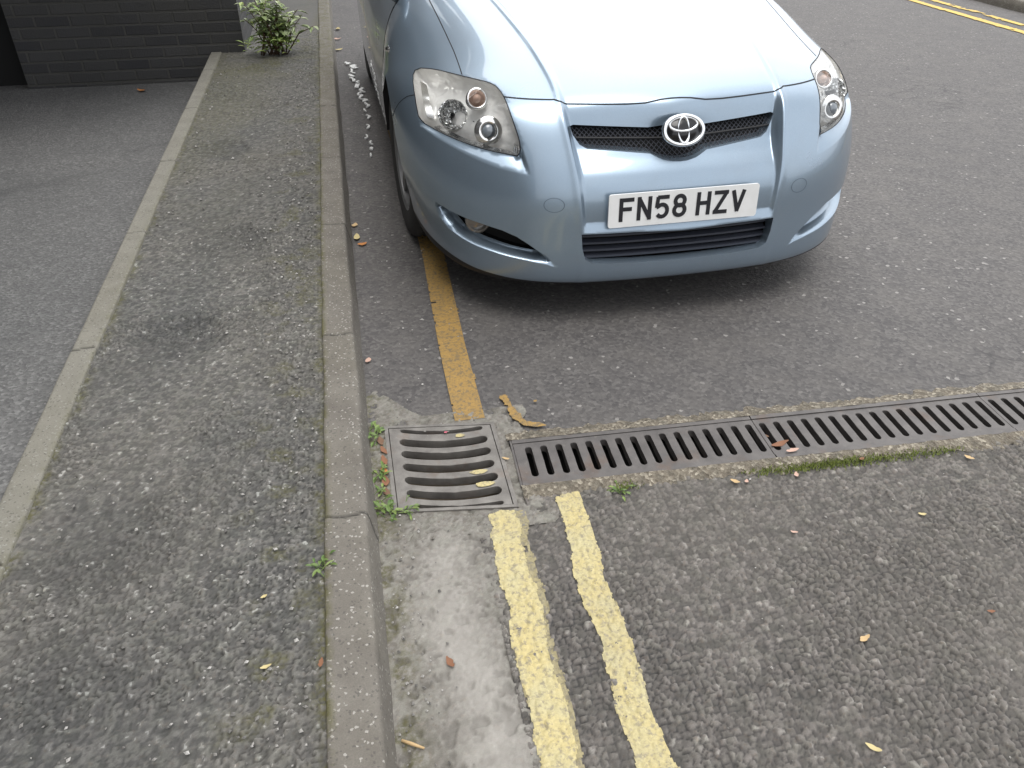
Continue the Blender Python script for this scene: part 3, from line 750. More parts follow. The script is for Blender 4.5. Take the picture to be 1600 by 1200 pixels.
def letters(text, h, w, st, gap, space):
    "UK plate lettering as stroked outlines merged to flat polygons (x, z)"
    def arc(cx, cy, rx, ry, a0, a1, n=10): return [(cx+rx*math.cos(math.radians(a0+(a1-a0)*i/n)), cy+ry*math.sin(math.radians(a0+(a1-a0)*i/n))) for i in range(n+1)]
    s = st/2; W = w-st; H = h-st
    G = {'F': [[(0, 0), (0, H), (W, H)], [(0, H*.53), (W*.82, H*.53)]], 'N': [[(0, 0), (0, H), (W, 0), (W, H)]],
         'H': [[(0, 0), (0, H)], [(W, 0), (W, H)], [(0, H*.53), (W, H*.53)]], 'Z': [[(0, H), (W, H), (0, 0), (W, 0)]], 'V': [[(0, H), (W/2, 0), (W, H)]],
         '5': [[(W*.95, H), (W*.08, H), (0, H*.50)]+arc(W*.5, H*.31, W*.5, H*.31, 130, -140, 16)],
         '8': [arc(W*.5, H*.75, W*.44, H*.25, 0, 360, 20), arc(W*.5, H*.27, W*.5, H*.27, 0, 360, 20)]}
    x = 0; V = []; F = []
    for ch in text:
        if ch == ' ': x += space-gap; continue
        quads = []; pv = []
        for pl in G[ch]:
            n = len(pl)
            for i in range(n-1):
                a = np.array(pl[i]); b = np.array(pl[i+1]); t = (b-a)/np.hypot(*(b-a)); nn = np.array([-t[1], t[0]])*s
                e0 = t*s if i == 0 or True else 0; e1 = t*s
                if ch in '58' and n > 8:
                    e0 = t*s*(1 if i == 0 and ch == '5' else .25); e1 = t*s*.25
                if ch in 'NZV': e0 = t*s*(.98 if abs(t[0]*t[1]) < 1e-6 else .55); e1 = e0
                k = len(pv); pv += [a-e0+nn, a-e0-nn, b+e1-nn, b+e1+nn]; quads.append((k, k+1, k+2, k+3))
        r = delaunay_2d_cdt([Vector((float(p[0]+x), float(p[1]))) for p in pv], [], quads, 0, 1e-5)
        k = len(V); vs = np.array([(v.x, v.y) for v in r[0]]); V += [tuple(v) for v in vs]; fs = np.array([tuple(f) for f in r[2]]); cc = vs[fs].mean(1)
        ins = np.zeros(len(fs), bool)
        for q in quads: ins |= inpoly(cc, [(pv[i][0]+x, pv[i][1]) for i in q])
        F += [tuple(int(i)+k for i in f) for f in fs[ins]]
        x += w+gap
    return V, F, x-gap-st

def make_car():
    car = thing('parked_car', 'pale ice blue hatchback parked over the single yellow line, nose towards the drain', 'car', (1.047, 2.355, 0), .01)
    # ---- front body: one triangulation of the half surface, split into panels
    hl = resample(smooth_line(HL, 1, True), .010, True); gr = resample(GRILLE, .008); lg = resample(LOWGR, .008); fh = resample(FOGHOLE, .008, True)
    fogb = resample(FOGB[:-1], .008); led = resample(LEDGE, .008); seam = resample(SEAM, .008); hs = resample(HSIDE, .01); sp = resample(SPLIT, .01)
    vv = np.linspace(.19, 1, 190); uc = np.interp(vv, _vd, _ud)
    opens = [gr, lg, fogb, led, seam, hs, sp]+[list(zip(uc-k, vv)) for k in (.032, .024, .018, .012, .006, 0, -.006, -.012, -.020)]
    def between(A, B, f, n=60):
        A = np.array(resample(A, .003)); B = np.array(resample(B, .003))
        q = lambda L: np.stack([np.interp(np.linspace(0, 1, n), np.linspace(0, 1, len(L)), L[:, i]) for i in (0, 1)], 1)
        return [tuple(p) for p in q(A)*(1-f)+q(B)*f]
    opens += [between(FOGB, FOGT, f)[3:-3] for f in (.3, .62)]+[[(a, b-.004) for a, b in resample(FOGB[:-1], .008)[2:-2]]]
    opens += [[(a+k, b) for a, b in resample(LEDGE[:2], .008)[j:-1]] for k, j in ((.006, 2), (.012, 4), (-.005, 1))]
    opens += [between(LEDGE[1:], HLB, f)[1:-1] for f in (.3, .65)]+[[(a, b-.0045) for a, b in resample(LEDGE[1:], .008)[1:-1]]]
    SKU, SKV = [0, .25, .38, .5, .65, .8, 1.], [.108, .113, .124, .140, .155, .162, .165]
    opens += [resample(list(zip(SKU, SKV)), .008)]
    border = resample([(0, 0), (1, 0), (1, 1), (0, 1)], .012, True)
    V2, F = cdt([to_m(border), to_m(hl), to_m(fh)], [to_m(o) for o in opens], .0105, (0, 0, SU, SV))
    UV = V2/np.array([SU, SV]); UV[:, 0] = np.clip(UV[:, 0], 0, 1); UV[:, 1] = np.clip(UV[:, 1], 0, 1)
    C = UV[F].mean(1)
    inH = inpoly(C, hl); inG = inpoly(C, gr) | inpoly(C, lg) | inpoly(C, fh)
    seamv = np.interp(C[:, 0], [p[0] for p in SEAM[::-1]], [p[1] for p in SEAM[::-1]])
    hsu = np.interp(C[:, 1], [p[1] for p in HSIDE], [p[0] for p in HSIDE])
    # the top edge of the headlight closes the bonnet between the seam and the side shut line
    hoodpoly = SEAM[::-1]+[p for p in HL[6:2:-1]]+[(.5765, .7400)]+HSIDE[1:]+[(0, 1.)]
    inHood = inpoly(C, hoodpoly) & ~inH
    splv = np.interp(C[:, 0], [p[0] for p in SPLIT], [p[1] for p in SPLIT])
    inBump = ~inHood & ~inH & ((C[:, 1] < splv) | (C[:, 0] < .60)) & ~((C[:, 1] > .72) & (C[:, 0] > .45))
    inFend = ~inHood & ~inH & ~inBump
    pts, nrm = pt(UV[:, 0], UV[:, 1], 0, True, True)
    nrm[UV[:, 0] < 1e-6, 0] = 0
    skirt = inBump & (C[:, 1] < np.interp(C[:, 0], SKU, SKV))
    def panel(name, mask, mat, both=True, flip=False, off=0., parent=car):
        u, f = compact(UV, F[mask]); P = pts[u]+off*nrm[u]; N = nrm[u]
        V3, F3, N3 = mirror(P, f, N)
        if both == 'one': return link(name, mesh(name, P, f, True, N), mat, parent)
        if both == 'other': return link(name, mesh(name, V3, F3, True, N3), mat, parent)
        k = len(P)
        return link(name, mesh(name, np.concatenate([P, V3]), np.concatenate([f, F3+k]), True, np.concatenate([N, N3])), mat, parent)
    panel('bonnet', inHood, MAT['paint'])
    bumper = panel('front_bumper', inBump & ~inG & ~skirt, MAT['paint'])
    lip = panel('lower_lip', skirt, MAT['black'], parent=bumper)
    for sd in ('one', 'other'): panel('front_wing', inFend, MAT['paint'], sd)
    # returns of the openings (body colour), wheel-arch lips
    def flange(L, depth, closed, mat, name, par, sides=(1, -1), inward=(0, 1, 0), spread=0.):
        L = resample(L, .008, closed); A = np.array(L); VV = []; FF = []
        for sg in sides:
            a = pt(A[:, 0]*sg, A[:, 1]); b = a+np.array(inward)*np.array([sg, 1, 1])*depth; m = len(a); k = len(VV)
            VV += list(a)+list(b)
            for i in range(m if closed else m-1):
                j = (i+1) % m; f = (k+i, k+j, k+m+j, k+m+i); FF.append(f if sg > 0 else f[::-1])
        return link(name, mesh(name, VV, FF, True), mat, par)
    flange(GRILLE, .045, False, MAT['paint'], 'grille_return', bumper, inward=(0, 1, .1))
    flange(LOWGR, .045, False, MAT['paint'], 'intake_return', bumper)
    for sg in (1, -1): flange(FOGHOLE, .05, True, MAT['gloss_black'], 'fog_recess_return', bumper, (sg,), inward=(-.25, 1, 0))
    va = np.linspace(.03, 1, 90)
    for sg in (1, -1):
        MBa = MB()
        a = pt(np.full(90, 1.)*sg, va); b = a-np.array([sg*.045, 0, 0]); k = len(MBa.v)
        MBa.v += [tuple(p) for p in a]+[tuple(p) for p in b]; MBa.f += [(k+i, k+i+1, k+91+i, k+90+i) for i in range(89)]
        MBa.build('wheel_arch_lip', MAT['black'], car, True)
    # shut lines: dark ribbons laid on the body paint in the shaded gaps
    m = MB()
    for L, w in ((SEAM, .0055), ([(.576, .7445)]+HSIDE[2:], .005), (SPLIT, .004)):
        V, Fc = ribbon(L, w, .0008); m.add(V, Fc)
    m.build('shut_line', MAT['gap'], car, True)
    # black liner behind every opening
    uu, ww = np.meshgrid(np.linspace(-.99, .99, 120), np.linspace(.10, .70, 60))
    L = pt(uu, ww, -.075, False)
    link('inner_liner', grid_mesh('inner_liner', L), MAT['inner'], car)
    # ---- upper grille: diagonal plastic mesh, centre bar
    ug = thing_part('upper_grille', car)
    def clipwires(poly, d, dirs, w, off, ym):
        m = MB()
        for sx, sy in dirs:
            k0 = -1.2
            while k0 < 1.4:
                line = [(k0+sx*t, .49+sy*t) for t in np.linspace(0, .16, 70)]
                Q = np.array(line); ok = inpoly(np.stack([np.abs(Q[:, 0]), Q[:, 1]], 1), poly) & (np.abs(Q[:, 0]) < .29)
                run = []
                for p, o in list(zip(line, ok))+[(None, False)]:
                    if o: run.append(p)
                    else:
                        if len(run) > 2:
                            R = np.array(run); P = pt(R[:, 0], R[:, 1], off, False)
                            m.tube([tuple(q) for q in P[::2]], w, 4, False)
                        run = []
                k0 += d
        return m
    big = [(a*1.015, .56+(b-.56)*1.06) for a, b in GRILLE]; big = [(0, .62)]+big[1:-1]+[(0, .498)]
    clipwires(big, .0125, ((.75, 1), (-.75, 1)), .0012, -.052, 0).build('mesh', MAT['mesh_wire'], ug, True)
    m = MB(); P = pt(np.linspace(-.262, .262, 40), np.interp(np.abs(np.linspace(-.262, .262, 40)), [0, .262], [.572, .590]), -.047, False); m.tube([tuple(q) for q in P], .0035, 6)
    m.build('centre_bar', MAT['black'], ug, True)
    # ---- lower intake with four blades
    li = thing_part('lower_intake_grille', car)
    for v in (.231, .252, .273, .294):
        m = MB(); us = np.linspace(-.257, .257, 30); P = pt(us, np.full(30, v), -.045, False)
        for i in range(29):
            pass
        a = P+np.array([0, -.012, .0025]); b = P+np.array([0, .012, .006]); cq = P+np.array([0, -.012, -.0045]); dq = P+np.array([0, .012, -.0015])
        VV = list(a)+list(b)+list(cq)+list(dq); n = 30
        FF = []
        for i in range(n-1): FF += [(i, i+1, n+i+1, n+i), (2*n+i+1, 2*n+i, 3*n+i, 3*n+i+1), (i+1, i, 2*n+i, 2*n+i+1)]
        m.add(VV, FF); m.build('blade', MAT['gloss_black'] if False else MAT['mesh_wire'], li)
    # ---- emblem: outer oval and two inner ovals in chrome over a dark disc
    em = thing_part('emblem', car)
    c0 = np.array(pt(0., .5898, 0, False)); e0 = Vector((0, c0[1]-.020, c0[2]-.003)); tilt = math.radians(-24)
    M4 = Matrix.Translation(e0) @ Matrix.Rotation(tilt, 4, 'X')
    def oval(m, cx, cz, rx, rz, r, n=44, rr=None):
        P = []
        for i in range(n):
            a = 2*math.pi*i/n; P.append(M4 @ Vector((cx+rx*math.cos(a), -.0015*(1-math.cos(2*a)), cz+rz*math.sin(a))))
        rad = [r*(1+(rr or 0)*math.cos(4*math.pi*i/n)) for i in range(n)]
        m.tube(P, rad, 8, False, None, True)
    m = MB()
    oval(m, 0, 0, .0655, .0455, .0075, rr=.25)
    oval(m, 0, .0185, .047, .0215, .0052, rr=.15)
    oval(m, 0, .0, .0185, .041, .0050, rr=-.2)
    m.build('emblem_ovals', MAT['chrome'], em, True)
    m = MB(); m.lathe([(0, -.004), (1, -.004), (1.02, .010)], M4 @ Matrix.Diagonal((.069, 1, .049, 1)) @ Matrix.Rotation(math.radians(90), 4, 'X') @ Matrix.Diagonal((1, 1, -1, 1)), 40)
    m.build('emblem_back', MAT['gloss_black'], em, True)
    # ---- number plate
    npz = .4085; npy = -.024
    Mp = Matrix.Translation((0, npy, npz)) @ Matrix.Rotation(-.066, 4, 'X')
    def rrect(w, h, r, n=5):
        o = []
        for cx, cz, a0 in ((w/2-r, h/2-r, 0), (-w/2+r, h/2-r, 90), (-w/2+r, -h/2+r, 180), (w/2-r, -h/2+r, 270)):
            o += [(cx+r*math.cos(math.radians(a0+90*i/n)), cz+r*math.sin(math.radians(a0+90*i/n))) for i in range(n+1)]
        return o
    R = rrect(.520, .111, .009); n = len(R)
    V = [Mp @ Vector((x, 0, z)) for x, z in R]+[Mp @ Vector((x, .006, z)) for x, z in R]
    plate = link('number_plate', mesh('number_plate', V, [tuple(range(n))]+[tuple(range(2*n-1, n-1, -1))]+[(i, n+i, n+(i+1) % n, (i+1) % n) for i in range(n)]), MAT['plate'], car)
    V, Fl, wid = letters('FN58 HZV', .079, .050, .0135, .011, .033)
    V = [Mp @ Vector((x-wid/2-.006, -.0012, z-.079/2+.0135/2+.003)) for x, z in V]
    link('registration_lettering', mesh('registration_lettering', V, [f[::-1] for f in Fl]), MAT['plate_ink'], plate)
    m = MB(); m.box((-.20, npy+.007, npz-.045), (.20, npy+.03, npz+.04)); m.build('plate_bracket', MAT['black'], plate)
    # ---- towing-eye covers
    for sg in (1, -1):
        ring = [(TOW[0]+.031/SU*math.cos(t)*1., TOW[1]+.031/SV*math.sin(t)*1.05) for t in np.linspace(0, 2*math.pi, 40)[:-1]]
        V, Fc = ribbon(ring, .0028, .0007, False, True)
        V = np.array(V); Fc = [tuple(f) for f in Fc]
        if sg < 0: V = V*np.array([-1, 1, 1]); Fc = [f[::-1] for f in Fc]
        link('tow_cover_rim', mesh('tow_cover_rim', V, Fc, True), MAT['cover_gap'], bumper)
    # ---- headlights
    def frame_at(u, v, off, toward=(0, -1, .15)):
        p = Vector(pt(u, v, off, False)); z = Vector(toward).normalized(); x = Vector((1, 0, 0)); y = z.cross(x).normalized(); x = y.cross(z)
        m = Matrix((x, y, z)).transposed().to_4x4(); m.translation = p; return m
    for sg in (1, -1):
        hd = thing_part('headlight', car)
        lens = panel('lens', inH, MAT['lens'], 'one' if sg > 0 else 'other', off=-.001, parent=hd)
        V, Fc = ribbon(smooth_line(HL, 1, True), .0042, .0006, False, True)
        V = np.array(V)*np.array([sg, 1, 1]); Fc = Fc if sg > 0 else [f[::-1] for f in Fc]
        link('lens_seal', mesh('lens_seal', V, Fc, True), MAT['gap'], hd)
        # housing bowl: the outline drawn inward and deep
        cen = np.array([.60, .63]); rings = []
        o = np.array(resample(smooth_line(HL, 1, True), .012, True))
        for s_, dep in ((1., -.002), (.985, -.022), (.95, -.045), (.86, -.060), (.6, -.068), (.3, -.07), (.02, -.07)):
            q = cen+(o-cen)*s_; rings.append(pt(q[:, 0]*sg, q[:, 1], dep, dep > -.03) if dep > -.03 else pt(q[:, 0]*sg, q[:, 1], dep, False))
        n = len(o); VV = np.concatenate(rings); FF = [(a*n+i, a*n+(i+1) % n, (a+1)*n+(i+1) % n, (a+1)*n+i) for a in range(len(rings)-1) for i in range(n)]
        if sg < 0: FF = [f[::-1] for f in FF]
        link('housing', mesh('housing', VV, FF, True), MAT['lamp_grey'], hd)
        # main-beam reflector bowl, faceted
        m = MB(); Mr = frame_at(.660*sg, .628, -.036, (.10*sg, -1, .42))
        prof = [(.047, .0), (.050, -.002), (.046, -.004), (.040, -.018), (.030, -.032), (.016, -.041), (.004, -.044)]
        m.lathe(prof, Mr, 14); m.build('main_beam_reflector', MAT['reflector'], hd, False)
        m = MB(); m.lathe([(.0005, .004), (.006, .002), (.0075, -.006), (.0075, -.042)], Mr, 12); m.build('bulb_shield', MAT['black'], hd, True)
        # projector: ring, barrel and glass ball
        m = MB(); Mr = frame_at(.518*sg, .592, -.012, (.04*sg, -1, .24))
        m.lathe([(.024, .001), (.028, .004), (.033, .004), (.040, -.004), (.045, -.004), (.046, -.012), (.040, -.03)], Mr, 36)
        m.build('projector_bezel', MAT['satin_chrome'], hd, True)
        m = MB(); m.lathe([(.0002, .009), (.010, .0075), (.018, .003), (.0235, -.004), (.025, -.012)], Mr, 32); m.build('projector_lens', MAT['glass_ball'], hd, True)
        # indicator: ring and amber bulb
        m = MB(); Mr = frame_at(.548*sg, .692, -.018, (.0, -1, .55))
        m.lathe([(.020, -.012), (.027, .0), (.031, .003), (.035, .0), (.036, -.02)], Mr, 32); m.lathe([(.001, -.018), (.022, -.014), (.024, -.006)], Mr, 24); m.build('indicator_bezel', MAT['satin_chrome'], hd, True)
        m = MB(); m.lathe([(.0002, .012), (.007, .010), (.0125, .004), (.0145, -.004), (.014, -.016)], Mr, 20); m.build('indicator_bulb', MAT['amber'], hd, True)
        # bright outer strip and ribs along the bottom
        L = np.array(resample([(.772, .60), (.781, .655), (.772, .718)], .01)); V1 = pt((L[:, 0]-.012)*sg, L[:, 1], -.012); V2_ = pt((L[:, 0]-.032)*sg, L[:, 1], -.024); n = len(L)
        FF = [(i, i+1, n+i+1, n+i) for i in range(n-1)]
        link('side_reflector', mesh('side_reflector', list(V1)+list(V2_), FF if sg < 0 else [f[::-1] for f in FF], True), MAT['satin_chrome'], hd)
        m = MB()
        for t in (.018, .034, .05):
            L = np.array(resample(HL[9:16], .02)); q = cen+(L-cen)*(1-t*2.6); P = pt(q[:, 0]*sg, q[:, 1], -.032-.2*t, False); m.tube([tuple(p) for p in P], .0035, 6)
        m.build('reflector_ribs', MAT['chrome'], hd, True)
        # fog lamp deep in its recess
        m = MB(); Mr = frame_at(.582*sg, .302, -.05, (.1*sg, -1, .12))
        m.lathe([(.0005, .008), (.018, .006), (.032, 0), (.037, -.004), (.042, -.002), (.044, -.02)], Mr, 32)
        fl = m.build('fog_light', MAT['fog_glass'], car, True)
        # side repeater on the wing
        m = MB(); p = Vector(pt(.852*sg, .868, .002)); m.lathe([(.0002, .012), (.010, .010), (.019, .004), (.022, -.004)], Matrix.Translation(p) @ Matrix.Rotation(math.radians(90)*sg, 4, 'Y') @ Matrix.Diagonal((.62, 1, 1, 1)), 20)
        m.build('side_repeater', MAT['satin_chrome'], car, True)
    # ---- wheels
    def wheel(x, y, steer, sg):
        w = thing_part('wheel', car); w.location = (x-.012*sg, y, .316); w.rotation_euler = (0, 0, steer)
        Mw = Matrix.Rotation(math.radians(90), 4, 'Y')
        m = MB(); pr = [(.205, -.095), (.222, -.100), (.262, -.103), (.296, -.096), (.311, -.080), (.316, -.062)]
        for g in (-.045, -.015, .015, .045): pr += [(.316, g-.012), (.309, g-.005), (.309, g+.002), (.316, g+.005)] if g != 9 else []
        pr += [(.316, .066), (.311, .080), (.296, .096), (.262, .103), (.222, .100), (.205, .095)]
        m.lathe(pr, Mw, 64); m.build('tyre', MAT['rubber'], w, angle=40)
        m = MB(); m.lathe([(.205, -.095), (.196, -.088), (.192, .0), (.196, .088), (.205, .095)], Mw, 48)
        for k in range(5):
            A = Matrix.Rotation(2*math.pi*k/5, 4, 'X'); f = sg
            m.box((f*.060, -.024, .03), (f*.082, .024, .20), A)
        m.lathe([(.0005, sg*.088), (.05, sg*.086), (.062, sg*.06)] if sg > 0 else [(.062, sg*.06), (.05, sg*.086), (.0005, sg*.088)], Mw, 24)
        m.build('rim', MAT['alloy'], w, angle=35)
        m = MB(); m.lathe([(.0005, sg*.02), (.14, sg*.02), (.14, sg*.0)], Mw, 32); m.build('brake_disc', MAT['lamp_grey'], w, angle=35)
    for sg in (1, -1):
        wheel(sg*.765, .89, math.radians(3), sg); wheel(sg*.765, 3.49, 0, sg)
    # ---- sides and cabin
    fe = surf(np.linspace(1, .55, 60), np.full(60, 1.)); FZ = np.concatenate([[.17], fe[:, 2]]); FX = np.concatenate([[.84], fe[:, 0]])
    def side_x(y, z):
        r = np.interp(z, [.17, .30, .45, .62, .80, .90, .97], [.838, .876, .884, .886, .868, .838, .79]); f = np.interp(z, FZ, FX)
        t = sstep(1.25, 2.3, y); x = f*(1-t)+r*t
        return x-.30*np.clip((y-3.55)/.75, 0, 1)**2.2
    def shell(name, loop, par, mat=MAT['paint'], step=.03, sides=(1, -1)):
        L = resample(loop, step*.8, True); ys = [p[0] for p in L]; zs = [p[1] for p in L]
        V, Fc = cdt([L], [], step, (min(ys), min(zs), max(ys), max(zs)))
        Fc = Fc[inpoly(V[Fc].mean(1), L)]; u, f = compact(V, Fc); V = V[u]
        P = np.stack([side_x(V[:, 0], V[:, 1]), V[:, 0], V[:, 1]], -1)
        res = []
        for sg in sides:
            Q = P*np.array([sg, 1, 1]); res.append(link(name, mesh(name, Q, f if sg < 0 else f[:, ::-1], True), mat, par))
        return res
    shell('front_door', [(1.268, .30), (2.33, .30), (2.33, .955), (1.272, .935), (1.275, .62)], car)
    shell('rear_door', [(2.336, .30), (3.02, .30), (3.10, .45), (3.22, .68), (3.26, .955), (2.336, .955)], car)
    arch = [(3.49-.345*math.cos(a), .316+.345*math.sin(a)) for a in np.linspace(-.15, math.pi+.1, 24)]
    shell('rear_wing', [(3.03, .30), (3.145, .30)]+arch[1:]+[(4.14, .30), (4.22, .55), (4.22, .75), (4.16, .955), (3.265, .955), (3.225, .68), (3.105, .45)], car)
    shell('sill', [(1.245, .17), (3.15, .17), (3.145, .296), (1.245, .296)], car)
    for sg in (1, -1):
        for y in (2.15, 3.12):
            m = MB(); m.tube([(sg*.872, y-.09, .80), (sg*.897, y-.06, .805), (sg*.897, y+.06, .805), (sg*.872, y+.09, .80)], .013, 8); m.build('door_handle', MAT['paint'], car, True)
    n = 25; a = np.linspace(-1, 1, n)
    def loft(name, A, B, bulge, mat, par=car, k=14, flip=False):
        t = np.linspace(0, 1, k)[:, None, None]; P = A[None]*(1-t)+B[None]*t+np.array(bulge)*4*t*(1-t)
        return link(name, grid_mesh(name, P[:, ::-1] if flip else P), mat, par)
    cowl = surf(a*.62, np.full(n, 1.))+np.array([0, -.01, -.012])
    def arcx(w, y, z, dy, dz): return np.stack([a*w, y+dy*a**2, z-dz*a**2], -1)
    rf = arcx(.57, 1.93, 1.455, .10, .045); rm = arcx(.585, 2.5, 1.515, 0, .05); rr = arcx(.54, 3.72, 1.455, -.06, .05)
    tl = arcx(.60, 4.08, 1.03, -.14, .05); tb = arcx(.66, 4.22, .80, -.16, 0); bt = arcx(.66, 4.20, .35, -.16, 0)
    loft('windscreen', cowl, rf, (0, -.02, .03), MAT['window'])
    ro = loft('roof', rf, rm, (0, 0, .012), MAT['paint']); loft('roof', rm, rr, (0, 0, .015), MAT['paint'])
    loft('rear_window', rr, tl, (0, .03, .02), MAT['window']); loft('tailgate', tl, tb, (0, .02, 0), MAT['paint']); loft('rear_bumper', tb, bt, (0, .05, 0), MAT['paint'])
    for sg in (1, -1):
        yb = np.linspace(1.27, 4.12, 30); low = np.stack([side_x(yb, .95*np.ones(30))*sg, yb, np.full(30, .95)], -1)
        tt = (yb-yb[0])/(yb[-1]-yb[0]); yt = 2.02+(3.66-2.02)*tt
        top = np.stack([sg*np.interp(yt, [2.02, 2.5, 3.66], [.575, .59, .545]), yt, np.interp(yt, [2.02, 2.5, 3.66], [1.408, 1.463, 1.403])], -1)
        t = np.linspace(0, 1, 8)[:, None, None]; P = low[None]*(1-t)+top[None]*t+np.array([sg*.03, 0, 0])*4*t*(1-t)
        link('side_window', grid_mesh('side_window', P if sg > 0 else P[:, ::-1]), MAT['window'], car)
        m = MB()
        cw = cowl[-1 if sg > 0 else 0]; rfp = rf[-1 if sg > 0 else 0]
        m.tube([tuple(cw+np.array([sg*.05, .03, -.02])), tuple((cw+rfp)/2+np.array([sg*.035, .02, .045])), tuple(rfp+np.array([0, .0, .0])), tuple(top[10]+np.array([0, 0, .01])), tuple(top[20]+np.array([0, 0, .01])), tuple(top[-1])], .035, 10)
        m.tube([(sg*.60, 4.06, 1.0), tuple(top[-1])], .05, 10); m.build('roof_pillar', MAT['paint'], car, True)
        # door mirror
        m = MB(); m.lathe([(.0005, -.075), (.05, -.065), (.085, -.03), (.098, .0), (.098, .02), (.0005, .022)], Matrix.Translation((sg*.955, 1.60, 1.0)) @ Matrix.Rotation(math.radians(-90), 4, 'X') @ Matrix.Diagonal((1., .72, 1, 1)), 28)
        mr = m.build('door_mirror', MAT['paint'], car, True)
        m = MB(); m.tube([(sg*.83, 1.58, .955), (sg*.90, 1.60, .975)], .022, 8); m.build('mirror_arm', MAT['black'], mr, True)
    # scuttle and wipers at the foot of the screen
    m = MB(); m.box((-.60, 1.15, .93), (.60, 1.26, .955)); m.build('scuttle', MAT['black'], car)
    for x0, x1 in ((.45, -.12), (-.08, -.55)):
        m = MB(); m.tube([(x0, 1.20, .985), ((x0+x1)/2, 1.235, 1.012), (x1, 1.25, 1.0)], .008, 6); m.build('wiper', MAT['black'], car, True)
    # dark underside
    m = MB(); m.box((-.60, .35, .17), (.60, 4.05, .32)); m.box((-.72, 1.30, .17), (.72, 3.08, .30)); m.build('underbody', MAT['inner'], car)
    m = MB(); m.box((-.64, .30, .30), (.64, 1.25, .56)); m.build('engine_bay', MAT['inner'], car)
    return car
def thing_part(name, parent):
    o = bpy.data.objects.new(name, None); COL.objects.link(o); o.parent = parent; o.empty_display_size = .05; return o
make_car()

# ------------------------------------------------------------------ drains
def slot_loop(cx, cy, half, w, sag=0., n=9, axis='x', fn=None):
    "rounded slot outline; axis x: long in x with a sag, axis y: long in y"
    o = []
    r = w/2
    top = [(t, r) for t in np.linspace(-half+r, half-r, n)]; end = [(half-r+r*math.cos(a), r*math.sin(a)) for a in np.linspace(math.pi/2, -math.pi/2, 7)[1:-1]]
    bot = [(t, -r) for t in np.linspace(half-r, -half+r, n)]; st = [(-half+r-r*math.cos(a), r*math.sin(a)) for a in np.linspace(-math.pi/2, math.pi/2, 7)[1:-1]]
    for a, b in top+end+bot+st:
        q = (cx+a, cy+b-sag*(1-(a/half)**2)) if axis == 'x' else (cx+b, cy+a)
        o.append(fn(q) if fn else q)
    return o
def plate_with_slots(name, outer, slots, z, depth, mat, par, zfn=None, step=.012):
    outer = resample(outer, step, True)
    V, F = cdt([outer]+slots, [], step, (min(p[0] for p in outer), min(p[1] for p in outer), max(p[0] for p in outer), max(p[1] for p in outer)), keepout=.5)
    C = V[F].mean(1); ok = inpoly(C, outer)
    for s in slots: ok &= ~inpoly(C, s)
    u, f = compact(V, F[ok]); P = V[u]
    zz = lambda x, y: z+(zfn(np.asarray(x), np.asarray(y)) if zfn else 0*np.asarray(x))
    m = MB(); m.add([(x, y, h) for (x, y), h in zip(P, zz(P[:, 0], P[:, 1]))], [tuple(t) for t in f])
    for L in [outer]+slots:
        n = len(L); A = np.array(L); h = zz(A[:, 0], A[:, 1]); cen = A.mean(0)
        # small chamfer then a straight drop
        sgn = 1 if L is outer else -1
        B = A+(A-cen)/np.linalg.norm(A-cen, axis=1, keepdims=True)*.0012*sgn
        rings = [(A, h), (B, h-.0015), (B, h-depth)]
        V3 = [(p[0], p[1], q) for R, H in rings for p, q in zip(R, H)]
        m.add(V3, [(a*n+i, a*n+(i+1) % n, (a+1)*n+(i+1) % n, (a+1)*n+i)[::(1 if sgn < 0 else -1)] for a in range(2) for i in range(n)])
    return m.build(name, mat, par)
def pit(name, x0, y0, x1, y1, zt, zb, mat, par, yfn=None):
    f = yfn or (lambda x, y: y)
    m = MB(); V = [(x, f(x, y), z) for z in (zt, zb) for x, y in ((x0, y0), (x1, y0), (x1, y1), (x0, y1))]
    m.add(V, [(4, 5, 6, 7), (0, 1, 5, 4), (1, 2, 6, 5), (2, 3, 7, 6), (3, 0, 4, 7)])
    return m.build(name, mat, par)
